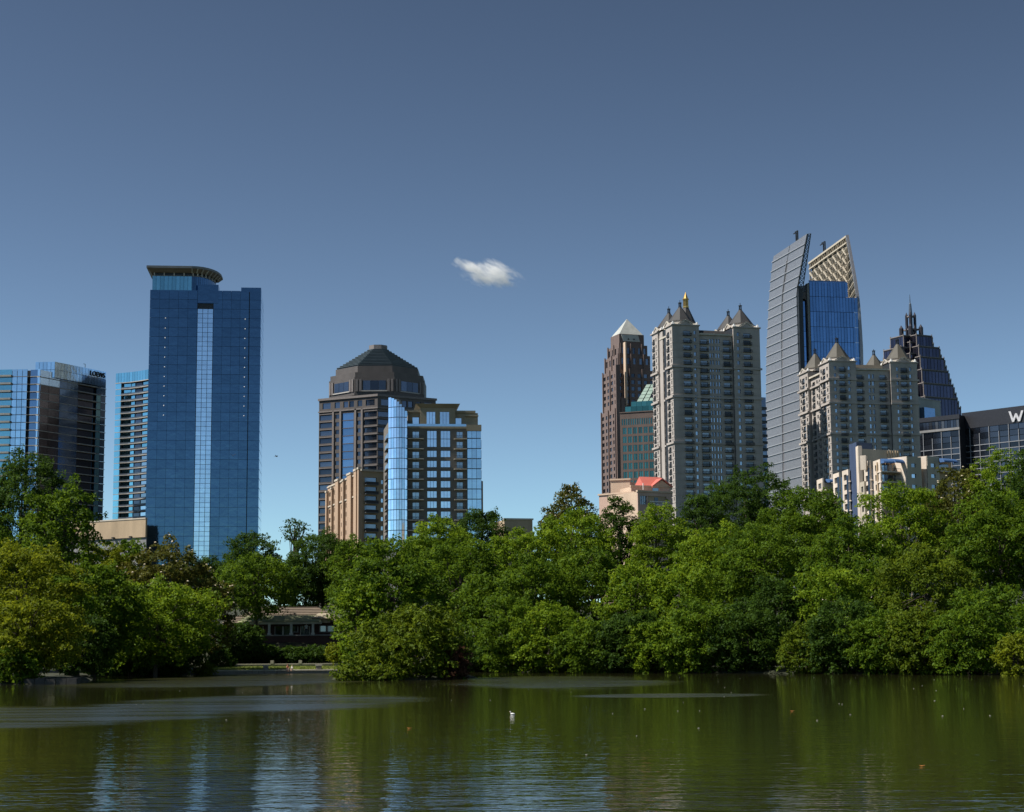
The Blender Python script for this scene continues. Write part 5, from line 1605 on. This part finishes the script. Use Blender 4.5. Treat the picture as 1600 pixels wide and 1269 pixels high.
# ------------------------------------------------------------------ trees
LEAF = {}
def leafmat(name, dark, light, tw=.42, rough=.6):
    if name in LEAF: return LEAF[name]
    m, nt, N, L, b = principled(name)
    at_ = N.new('ShaderNodeAttribute'); at_.attribute_name = 'tint'
    c = ramp2(N, L, at_.outputs['Fac'], dark, light, 0, 1)
    L.new(c, b.inputs['Base Color']); b.inputs['Roughness'].default_value = rough
    b.inputs['Specular IOR Level'].default_value = .12
    tr = N.new('ShaderNodeBsdfTranslucent'); hs = N.new('ShaderNodeHueSaturation'); hs.inputs['Value'].default_value = 1.5; hs.inputs['Hue'].default_value = .485
    L.new(c, hs.inputs['Color']); L.new(hs.outputs[0], tr.inputs[0])
    mx = N.new('ShaderNodeMixShader'); mx.inputs[0].default_value = tw
    L.new(b.outputs[0], mx.inputs[1]); L.new(tr.outputs[0], mx.inputs[2]); L.new(mx.outputs[0], nt.nodes['Material Output'].inputs[0])
    LEAF[name] = m; return m
KIND = {'g': leafmat('mid_green_leaf', (.022, .058, .004), (.125, .205, .012)),
        'b': leafmat('bright_green_leaf', (.040, .094, .005), (.195, .285, .016)),
        'd': leafmat('deep_green_leaf', (.013, .038, .005), (.060, .115, .012)),
        'y': leafmat('olive_yellow_leaf', (.050, .078, .003), (.205, .245, .013)),
        'o': leafmat('olive_green_leaf', (.034, .066, .004), (.140, .195, .013)),
        'm': leafmat('magnolia_leaf', (.026, .044, .006), (.135, .130, .022), .3, .45),
        'r': leafmat('dead_russet_leaf', (.05, .022, .012), (.13, .065, .035))}
M_bark = wallmat('tree_bark', (.075, .058, .042), .95, scale=2, fine=12)
TRNG = np.random.default_rng(11)
TOTAL = [0]
def crown_mesh(name, rad, mat, leaf, dens, seed, flower=False, wisp=1.0, cl=1.0):
    """leaf-sized faces gathered in sprays over an uneven crown"""
    g = np.random.default_rng(seed)
    rx, ry, rz = rad
    rm = (rx*ry*rz)**(1/3)
    rc = np.clip(.165*rm, .42, .95)*cl
    area = 4*math.pi*((((rx*ry)**1.6+(rx*rz)**1.6+(ry*rz)**1.6)/3)**(1/1.6))
    nc = max(10, int(area/(math.pi*rc*rc)*1.6*dens))
    i = np.arange(nc)+.5
    ph = np.arccos(1-2*i/nc); th = math.pi*(1+5**.5)*i
    d = np.stack([np.cos(th)*np.sin(ph), np.sin(th)*np.sin(ph), np.cos(ph)], 1)
    d += g.normal(0, .16, d.shape); d /= np.linalg.norm(d, axis=1)[:, None]
    # uneven outline: a few big lobes, deep notches
    K = g.normal(0, 1, (14, 3)); K /= np.linalg.norm(K, axis=1)[:, None]
    amp = g.uniform(-.30, .24, 14)
    lob = np.clip(1+np.sum(amp*np.exp(-((1-d@K.T)/.09)), axis=1), .55, 1.3)
    rr = lob*np.where(g.random(nc) < .74, g.uniform(.80, 1.0, nc), g.uniform(.45, .85, nc))
    cc = d*rr[:, None]*np.array([rx, ry, rz])
    rcs = rc*g.uniform(.5, 1.3, nc)
    ctint = g.uniform(0, 1, nc)
    nl = np.maximum(12, (dens*4.7*rcs*rcs*wisp/(.36*leaf*leaf)).astype(int))
    idx = np.repeat(np.arange(nc), nl); n = len(idx)
    o = g.normal(0, 1, (n, 3)); o /= np.linalg.norm(o, axis=1)[:, None]
    o[:, 2] = np.where(o[:, 2] < -.5, -o[:, 2]*.6, o[:, 2])
    rr2 = g.uniform(.35, 1.08, n)**.55
    R_ = rcs[idx][:, None]
    droop = -.28*(o[:, 0]**2+o[:, 1]**2)
    off = o*rr2[:, None]*R_*np.array([1.12, 1.12, .85]); off[:, 2] += droop*R_[:, 0]*.5
    ax = g.normal(0, 1, (nc, 3)); ax[:, 2] = ax[:, 2]*.6-.15; ax += d*.8; ax /= np.linalg.norm(ax, axis=1)[:, None]      # each spray reaches along its twig
    axl = ax[idx]; pr = np.sum(off*axl, axis=1)[:, None]
    off = (off-axl*pr)*.74+axl*pr*1.9
    p = cc[idx]+off
    # leaf frames
    nrm = o*.55+np.array([0, 0, .4])+g.normal(0, .7, (n, 3)); nrm /= np.linalg.norm(nrm, axis=1)[:, None]
    a = np.cross(nrm, g.normal(0, 1, (n, 3))); a /= np.linalg.norm(a, axis=1)[:, None]
    b_ = np.cross(nrm, a)
    s = leaf*g.uniform(.6, 1.35, n)[:, None]
    V = np.empty((n, 4, 3))
    V[:, 0] = p-a*s*.6; V[:, 1] = p+b_*s*.32+nrm*s*.1; V[:, 2] = p+a*s*.6; V[:, 3] = p-b_*s*.32+nrm*s*.1
    tint = np.clip(.5*ctint[idx]+.5*g.random(n)+g.normal(0, .08, n), 0, 1)
    me = bpy.data.meshes.new(name)
    me.vertices.add(n*4); me.vertices.foreach_set('co', V.reshape(-1).astype(np.float32))
    me.loops.add(n*4); me.loops.foreach_set('vertex_index', np.arange(n*4, dtype=np.int32))
    me.polygons.add(n); me.polygons.foreach_set('loop_start', np.arange(0, n*4, 4, dtype=np.int32)); me.polygons.foreach_set('loop_total', np.full(n, 4, dtype=np.int32))
    att = me.attributes.new('tint', 'FLOAT', 'POINT'); att.data.foreach_set('value', np.repeat(tint, 4).astype(np.float32))
    me.materials.append(mat)
    me.update(); TOTAL[0] += n*2
    return me, cc, rcs
def tree(name, label, px, ytop, hw, D, kind, ybot=None, leaf=.36, dens=1.0, group='trees around the lake', wisp=1.0, ry=None, cl=1.0):
    top = at(px, ytop, D)
    x = top.x; zg = gz1(x, D)
    r = hw*D/FPX*1.12
    zb = zg+.24*(top.z-zg) if ybot is None else at(px, ybot, D).z
    zb = max(zb, .25) if 'shrub' not in name or D > 222 else -.7
    rz = (top.z-zb)/2*.97; cz = (top.z+zb)/2
    e = empty(name, (x, D, zg-.05), label, 'tree' if 'tree' in name or 'magnolia' in name else 'shrub', group)
    seed = int(px*31+ytop*7+D) % 100000
    me, cc, rcs = crown_mesh('crown', (r, ry or r*.9, rz), KIND[kind], leaf, dens, seed, wisp=wisp, cl=cl)
    o = bpy.data.objects.new('crown', me); o.location = (0, 0, cz-e.location.z); put(o, e)
    g = np.random.default_rng(seed+1)
    tr = max(.07, min(.42, .035*(top.z-zg)*.55)); zc = cz-e.location.z
    mb = MB()
    lean = g.normal(0, .25, 2)
    pts = [(0, 0, -.25), (lean[0]*.3, lean[1]*.3, zc*.35), (lean[0], lean[1], zc*.8), (lean[0]*1.1, lean[1]*1.1, zc+rz*.45)]
    mb.tube(pts, [tr*1.35, tr, tr*.75, tr*.25], 8)
    ids = g.choice(len(cc), min(len(cc), 16 if name.endswith('tree') else 8), replace=False)
    for k in ids:
        c = cc[k]; t = g.uniform(.35, .85)
        s0 = Vector((lean[0]*t, lean[1]*t, (zc+rz*.4)*t)); e_ = Vector((c[0], c[1], c[2]+zc))
        if e_.z < s0.z*.6: s0.z = max(.2, e_.z*.7)
        m_ = (s0+e_)/2+Vector((g.normal(0, .2), g.normal(0, .2), .3))
        mb.tube([tuple(s0), tuple(m_), tuple(e_)], [tr*.42, tr*.26, tr*.08], 5)
    mb.obj('trunk', M_bark, e, world=False)
    if kind == 'm':
        fm = MB()
        g2 = np.random.default_rng(seed+5)
        for k in range(0, len(cc), 2):
            c = Vector(cc[k])+Vector(cc[k]).normalized()*rcs[k]*.9
            if c.z > -rz*.5: fm.ball((c.x, c.y, c.z), .16, .6, 6, 4)
        fm.obj('blossoms', flat('cream_blossom', (.62, .52, .36), .7), e, world=False)['kind'] = 'stuff'
        bpy.context.view_layer.update()
        for c in e.children:
            if c.name.startswith('blossoms'): c.location = (0, 0, zc)
    return e
T = 'tree'
TREES = [
 # left bank
 ('oak_tree', 'tall dark green tree at the left edge below the glass hotel', 35, 712, 72, 218, 'd', None),
 ('maple_tree', 'large-leaved mid-green tree rising in front of the glass hotel tower', 102, 755, 52, 203, 'g', None),
 ('willow_tree', 'yellow-olive tree overhanging the water at the left edge', 38, 850, 84, 168, 'y', 1050),
 ('maple_tree', 'green tree between the yellow-olive tree and the tan podium', 150, 872, 62, 186, 'g', 1055),
 ('locust_tree', 'small yellowish tree just below the tan podium', 165, 843, 46, 214, 'y', None),
 ('magnolia_tree', 'magnolia with cream blossoms in front of the blue skyscraper foot', 264, 850, 68, 212, 'm', None),
 ('beech_tree', 'bright green spreading tree on the left bank below the magnolia', 245, 908, 84, 196, 'b', 1052),
 ('magnolia_tree', 'darker magnolia leaning over the left end of the bathhouse', 333, 905, 30, 227, 'm', 1030),
 ('alder_tree', 'low yellowish tree over the stone ledge on the left bank', 50, 935, 72, 160, 'y', 1055),
 ('laurel_tree', 'deep green low tree in shade right of the stone ledge', 125, 955, 52, 180, 'd', 1062),
 ('laurel_tree', 'deep green understorey tree below the bright green left-bank tree', 205, 968, 62, 199, 'd', 1056),
 ('laurel_tree', 'dark understorey tree on the left bank nearest the landing wall', 285, 972, 36, 208, 'd', 1050),
 ('broadleaf_tree', 'green tree just below the foot of the orange-tan apartment block', 556, 834, 40, 244, 'g', None),
 ('maple_tree', 'green tree at the foot of the tan podium, left of the blossoming magnolia', 196, 846, 40, 219, 'g', None),
 # behind the bathhouse
 ('pine_tree', 'round dark tree between blue skyscraper and wispy tree', 392, 829, 42, 275, 'd', None),
 ('birch_tree', 'wispy thin-crowned tree poking above the others beside the sky gap', 461, 808, 17, 285, 'd', 850),
 ('oak_tree', 'broad mid-green tree hanging over the bathhouse roof', 403, 866, 56, 238, 'g', 962),
 ('oak_tree', 'dark round tree behind the bathhouse right end', 505, 828, 48, 268, 'd', None),
 ('cedar_tree', 'distant dark tree at the foot of the blue skyscraper', 322, 866, 34, 300, 'd', None),
 ('cedar_tree', 'shaded dark tree filling the gap above the bathhouse roof', 478, 868, 44, 268, 'd', 955),
 # island
 ('sycamore_tree', 'tall bright green tree on the little island', 612, 838, 74, 176, 'g', 1048),
 ('sycamore_tree', 'leaning light green tree at the island left tip', 563, 890, 30, 172, 'b', 1052),
 ('island_shrub', 'big olive shrub at the front of the island', 648, 950, 84, 165, 'o', 1062),
 # middle, behind
 ('oak_tree', 'dark tree top below the right end of the glass turret condominium', 752, 787, 40, 275, 'd', None),
 ('elm_tree', 'bright green tree below the glass turret condominium', 688, 808, 56, 246, 'b', None),
 ('elm_tree', 'mid-green tree right of the island tree', 722, 838, 58, 226, 'g', None),
 ('elm_tree', 'bright green tree below the small tan roofline', 800, 822, 56, 236, 'b', None),
 ('magnolia_tree', 'rusty-topped magnolia left of the pink building', 889, 757, 40, 275, 'm', None),
 ('tulip_tree', 'bright green tree in front of the rusty-topped magnolia', 893, 797, 62, 246, 'b', None),
 ('holly_tree', 'dark pointed tree directly below the pink building left wing', 968, 778, 34, 262, 'd', None),
 ('tulip_tree', 'yellow-green tree directly below the red gable', 1026, 794, 42, 250, 'b', None),
 ('oak_tree', 'largest dark dome-shaped tree below the tall turreted tower', 1166, 733, 72, 275, 'd', None),
 ('oak_tree', 'dark shoulder tree between the red gable and the dome-shaped tree', 1092, 775, 44, 268, 'd', None),
 ('elm_tree', 'rounded mid-green tree below the curved-fin skyscraper', 1258, 758, 74, 244, 'g', None),
 ('elm_tree', 'bright green tree below the dark shoulder tree', 1118, 822, 66, 232, 'b', None),
 # middle, front rows
 ('hornbeam_tree', 'mid-green shore tree just right of the island', 758, 890, 44, 214, 'g', 1050),
 ('hornbeam_tree', 'mid-green shore tree two right of the island', 832, 868, 52, 209, 'g', 1050),
 ('hornbeam_tree', 'shore tree below the tree in front of the rusty magnolia', 922, 856, 60, 212, 'g', 1045),
 ('hornbeam_tree', 'bright shore tree below the dark pointed tree', 992, 872, 52, 206, 'b', 1045),
 ('hornbeam_tree', 'bright shore tree below the yellow-green tree', 1064, 872, 58, 204, 'b', 1040),
 ('lime_tree', 'mid-green tree in front of the dome-shaped tree', 1185, 822, 70, 220, 'g', None),
 ('lime_tree', 'mid-green tree below the stepped cream condominium', 1325, 806, 62, 214, 'g', None),
 ('lime_tree', 'bright green tree covering the foot of the cream condominium', 1412, 760, 62, 226, 'b', None),
 ('magnolia_tree', 'golden magnolia in front of the dark hotel', 1498, 733, 58, 246, 'm', None),
 ('elm_tree', 'light green tree below the letter W', 1556, 716, 46, 242, 'b', None),
 ('pine_tree', 'dark narrow tree cut off by the right edge', 1606, 690, 26, 222, 'd', None),
 ('beech_tree', 'large mid-green tree at the right edge', 1565, 768, 74, 204, 'g', None),
 ('willow_tree', 'olive-yellow drooping tree in the right half above the shore', 1445, 850, 66, 192, 'o', 1030),
 ('beech_tree', 'light grey-green tree below the rounded mid-green tree', 1300, 878, 56, 196, 'b', 1045),
 ('beech_tree', 'mid-green tree low at the right edge', 1545, 905, 56, 180, 'g', 1050),
 ('beech_tree', 'dark shore tree with deep shade below the dome-shaped tree', 1210, 900, 56, 198, 'd', 1054),
 ('beech_tree', 'mid-green tree between the grey-green tree and the olive-yellow one', 1372, 872, 50, 200, 'g', None),
 ('beech_tree', 'green tree mostly cut off by the right edge, behind the low mid-green one', 1662, 775, 84, 208, 'g', None),
 ('beech_tree', 'low green waterside tree mostly cut off by the lower right edge', 1655, 905, 62, 172, 'g', 1050),
 ('oak_tree', 'green tree mostly cut off by the left edge, beside the yellow-olive tree', -62, 790, 80, 200, 'g', None),
]
SHRUBS = [
 (378, 972, 34, 233, 'd', 'tall dark shrub hiding the left end of the bathhouse'),
 (800, 955, 38, 206, 'g', 'green shrub at the waterline first right of the island'), (858, 975, 44, 203, 'b', 'bright shrub at the waterline second right of the island'),
 (925, 965, 46, 199, 'g', 'wide green shrub at the waterline below the rusty magnolia'), (985, 990, 40, 196, 'd', 'dark shrub at the waterline below the pink building'),
 (1045, 968, 46, 194, 'b', 'bright overhanging shrub below the yellow-green tree'), (1105, 955, 50, 192, 'g', 'green overhanging shrub below the dark shoulder tree'),
 (1165, 985, 44, 189, 'd', 'dark shrub at the waterline below the dome-shaped tree'), (1258, 985, 28, 183, 'o', 'small yellowish shrub at the waterline below the curved-fin skyscraper'),
 (1320, 975, 44, 180, 'd', 'dark shrub at the waterline below the grey-green tree'), (1385, 965, 46, 176, 'g', 'green shrub at the waterline left of the olive-yellow tree'),
 (1440, 985, 44, 173, 'o', 'olive shrub at the waterline below the olive-yellow tree'), (1510, 980, 48, 169, 'g', 'green shrub at the waterline near the right edge'),
 (1592, 1000, 26, 163, 'y', 'yellow-green shrub at the waterline cut by the right edge'), (745, 985, 36, 214, 'd', 'dark shrub in the gap just right of the island'),
 (318, 1030, 13, 209.5, 'y', 'small round yellow shrub at the left end of the landing wall'), (560, 1030, 30, 161, 'o', 'low yellowish shrub at the island left waterline'),
 (600, 1042, 24, 160.5, 'o', 'lowest little shrub at the island front waterline'), (712, 1012, 20, 163, 'r', 'dead russet bush at the island right end'),
 (690, 1020, 34, 166, 'd', 'dark shrub in shade at the island right side'), (590, 1000, 44, 168, 'd', 'dark shrub behind the island front shrubs'),
 (528, 1004, 17, 224, 'y', 'golden shrub between the bathhouse and the island'), (495, 1010, 26, 230, 'd', 'dark hillside shrub below the bathhouse right half'),
 (455, 1012, 26, 230, 'd', 'dark hillside shrub below the bathhouse middle'), (415, 1010, 28, 230, 'd', 'dark hillside shrub below the bathhouse left half'),
 (375, 1008, 26, 229, 'd', 'dark hillside shrub below the bathhouse left end'), (345, 1015, 20, 222, 'd', 'dark shrub between the left bank and the low stone wall'),
 (20, 1010, 40, 158, 'g', 'green shrub at the waterline in the lower left corner of the bank'), (165, 1020, 36, 197, 'd', 'dark shrub at the waterline between ledge and landing'),
 (250, 1020, 40, 204, 'd', 'dark shrub at the waterline below the bright green left-bank tree'),
]
for (nm, lb, px, yt, hw, D, k, yb) in TREES:
    kind_name = nm if nm in ('magnolia_tree', 'island_shrub') else 'broadleaf_tree'
    wsp = .32 if nm == 'birch_tree' else 1.0
    lf = .36 if nm in ('maple_tree', 'magnolia_tree') else (.27 if k in 'yd' else .30)
    tree(kind_name, lb, px, yt, hw, D, k, yb, leaf=lf, wisp=wsp, dens=.95 if nm != 'birch_tree' else .8)
for (px, yt, hw, D, k, lb) in SHRUBS:
    if px > 740: D -= 3.5; hw *= 1.3; yt += random.uniform(-45, 30)
    tree('waterside_shrub' if D < 222 else 'hillside_shrub', lb, px, yt, hw, D, k, 1052 if D < 222 else 1036, leaf=.27, dens=1.0, group='shrubs along the shore', cl=.9)
print('leaf triangles', TOTAL[0])

# far wooded skyline ground cover behind the first rows keeps gaps dark: shade comes from these trees themselves

# ------------------------------------------------------------------ cloud
def cloud():
    D = 2600
    c = at(763, 424, D); k = D/FPX
    sx, sz = 66*k, 36*k; sy = 40*k
    mb = MB().ball((0, 0, 0), 1.0, 1.0, 24, 14)
    m = bpy.data.materials.new('cloud_vapour'); m.use_nodes = True
    N = m.node_tree.nodes; L = m.node_tree.links
    for n in list(N): N.remove(n)
    out = N.new('ShaderNodeOutputMaterial'); pv = N.new('ShaderNodeVolumePrincipled')
    pv.inputs['Color'].default_value = (1, 1, 1, 1); pv.inputs['Anisotropy'].default_value = .2
    tc = N.new('ShaderNodeTexCoord')
    mp = N.new('ShaderNodeMapping'); mp.vector_type = 'TEXTURE'; mp.inputs['Rotation'].default_value = (0, R(57), 0); mp.inputs['Scale'].default_value = (1.0, .8, .42); L.new(tc.outputs['Object'], mp.inputs[0])
    n1 = N.new('ShaderNodeTexNoise'); n1.inputs['Scale'].default_value = 2.1; n1.inputs['Detail'].default_value = 7; n1.inputs['Roughness'].default_value = .66; n1.inputs['Distortion'].default_value = .5; L.new(mp.outputs[0], n1.inputs['Vector'])
    def mt(op, a, c_=None, cl=False):
        n = N.new('ShaderNodeMath'); n.operation = op; n.use_clamp = cl
        for i, v in enumerate((a, c_)):
            if v is None: continue
            if isinstance(v, (int, float)): n.inputs[i].default_value = v
            else: L.new(v, n.inputs[i])
        return n.outputs[0]
    # two bodies: a main puff and a tail trailing up to the left
    sep = N.new('ShaderNodeSeparateXYZ'); L.new(tc.outputs['Object'], sep.inputs[0])
    def blob(x, z, rx, rz, rot):
        cx = mt('SUBTRACT', sep.outputs[0], x); cz = mt('SUBTRACT', sep.outputs[2], z)
        a = mt('ADD', mt('MULTIPLY', cx, math.cos(rot)), mt('MULTIPLY', cz, math.sin(rot))); b_ = mt('SUBTRACT', mt('MULTIPLY', cz, math.cos(rot)), mt('MULTIPLY', cx, math.sin(rot)))
        a = mt('DIVIDE', a, rx); b_ = mt('DIVIDE', b_, rz); y = mt('DIVIDE', sep.outputs[1], .6)
        return mt('SUBTRACT', 1.0, mt('SQRT', mt('ADD', mt('ADD', mt('MULTIPLY', a, a), mt('MULTIPLY', b_, b_)), mt('MULTIPLY', y, y))))
    s = mt('MAXIMUM', blob(.08, -.26, .78, .50, R(-10)), blob(-.42, .20, .66, .24, R(-40)))
    s = mt('MAXIMUM', s, blob(.16, .10, .60, .36, R(-40)))
    dn = mt('ADD', mt('MULTIPLY', s, 1.0), mt('MULTIPLY', mt('SUBTRACT', n1.outputs[0], .54), 3.4))
    dn = mt('MULTIPLY', mt('MAXIMUM', dn, 0.0), mt('MAXIMUM', mt('MULTIPLY', mt('ADD', s, .16), 1.8, True), 0.0))
    L.new(mt('MULTIPLY', dn, .12), pv.inputs['Density']); L.new(pv.outputs[0], out.inputs['Volume'])
    me = mb.mesh('cloud', m)
    o = bpy.data.objects.new('cloud', me); o.location = c; o.scale = (sx, sy, sz)
    put(o, kind='stuff', label='small wispy white cloud alone in the blue sky', cat='cloud')
cloud()

# ------------------------------------------------------------------ birds and bits on the water
def bird(px, py, D, span, dih, label, mat):
    p = at(px, py, D)
    mb = MB().tube([(0, -.22, 0), (0, -.14, .01), (0, 0, .02), (0, .16, .01), (0, .30, 0)], [.015, .05, .065, .04, .012], 8)
    for sgn in (-1, 1):
        i = len(mb.v)
        prof = [(0, .10, .02), (.42, .14, dih*.55), (1, .02, dih), (.45, -.06, dih*.5), (0, -.10, .02)]
        for dz in (0, .02):
            for (u_, y_, z_) in prof: mb.v.append((sgn*u_*span/2, y_*.9, z_+.02+dz))
        n = 5; mb.f += [tuple(i+k for k in range(n)), tuple(i+n+k for k in range(n-1, -1, -1))]+[(i+k, i+(k+1) % n, i+n+(k+1) % n, i+n+k) for k in range(n)]
    i = len(mb.v); mb.v += [(-.04, .28, 0), (.04, .28, 0), (.09, .42, 0), (-.09, .42, 0), (-.04, .28, .015), (.04, .28, .015), (.09, .42, .015), (-.09, .42, .015)]; mb.f += [tuple(i+q_ for q_ in fc) for fc in BOXF]
    o = mb.obj('bird', mat, label=label, cat='bird', group='birds over the lake'); o.location = p; o.rotation_euler = (R(5), 0, R(70))
    return o
bird(432, 713.5, 260, .9, .18, 'small dark bird flying in the sky gap right of the blue skyscraper', M_iron)
bird(364, 712.5, 250, .95, .30, 'dark bird with raised wings flying before the blue skyscraper', M_iron).rotation_euler = (R(10), 0, R(10))
def waterbird():
    p = onwater(801, 1117)
    j = MB().tube([(-.24, 0, .07), (-.16, 0, .08), (0, 0, .08), (.14, 0, .08), (.2, 0, .10)], [.02, .08, .11, .09, .05], 10)
    j.tube([(.15, 0, .1), (.2, 0, .2), (.21, 0, .28), (.25, 0, .31), (.30, 0, .305)], [.05, .035, .035, .05, .03], 8)
    o = j.obj('waterbird', M_white, label='small white waterbird floating in mid lake', cat='bird', smooth=True); o.location = p; o.rotation_euler = (0, 0, R(160)); o.scale = (.45, .45, .45)
    k = MB().tube([(.30, 0, .30), (.37, 0, .29)], [.025, .008], 6).obj('bill', flat('orange_bill', (.6, .25, .05), .6), o, world=False)
    w_ = MB().tube([(-.26, -.03, .12), (-.05, -.06, .14), (.08, -.05, .12)], [.015, .06, .02], 8).obj('wing', flat('dark_wing', (.03, .03, .03), .7), o, world=False)
waterbird()
M_fleaf = flat('fallen_orange_leaf', (.55, .20, .04), .6)
def floating(px, py, s, label):
    p = onwater(px, py, .012)
    mb = MB(); n = 8
    for z_ in (0, .01):
        for i in range(n):
            t = 2*math.pi*i/n; r = s*(1 if i % 2 == 0 else .7); mb.v.append((r*math.cos(t), r*.7*math.sin(t), z_+(.25*s if i in (0, 4) else 0)))
    mb.f = [tuple(range(n-1, -1, -1)), tuple(n+i for i in range(n))]+[(i, (i+1) % n, n+(i+1) % n, n+i) for i in range(n)]
    o = mb.obj('floating_leaf', M_fleaf, label=label, cat='leaf', group='leaves floating on the lake'); o.location = p
floating(640, 1138, .10, 'orange fallen leaf floating left of the white waterbird')
floating(1441, 1197, .07, 'orange fallen leaf floating in the lower right water')
floating(1238, 1111, .10, 'orange fallen leaf floating below the right bank reflections')
g = np.random.default_rng(5); mb = MB()
for i in range(45):
    px = g.uniform(700, 1600) if i % 6 else g.uniform(0, 560); py = 1058+abs(g.normal(0, 50))
    if py > 1262: continue
    p = onwater(px, py, .006); s = g.uniform(.012, .03)
    mb.box(p.x-s, p.x+s, p.y-s, p.y+s, .004, .02)
mb.obj('floating_debris', flat('pale_petals', (.6, .55, .42), .8), label='scattered pale petals and specks floating on the lake', cat='debris', kind='stuff')
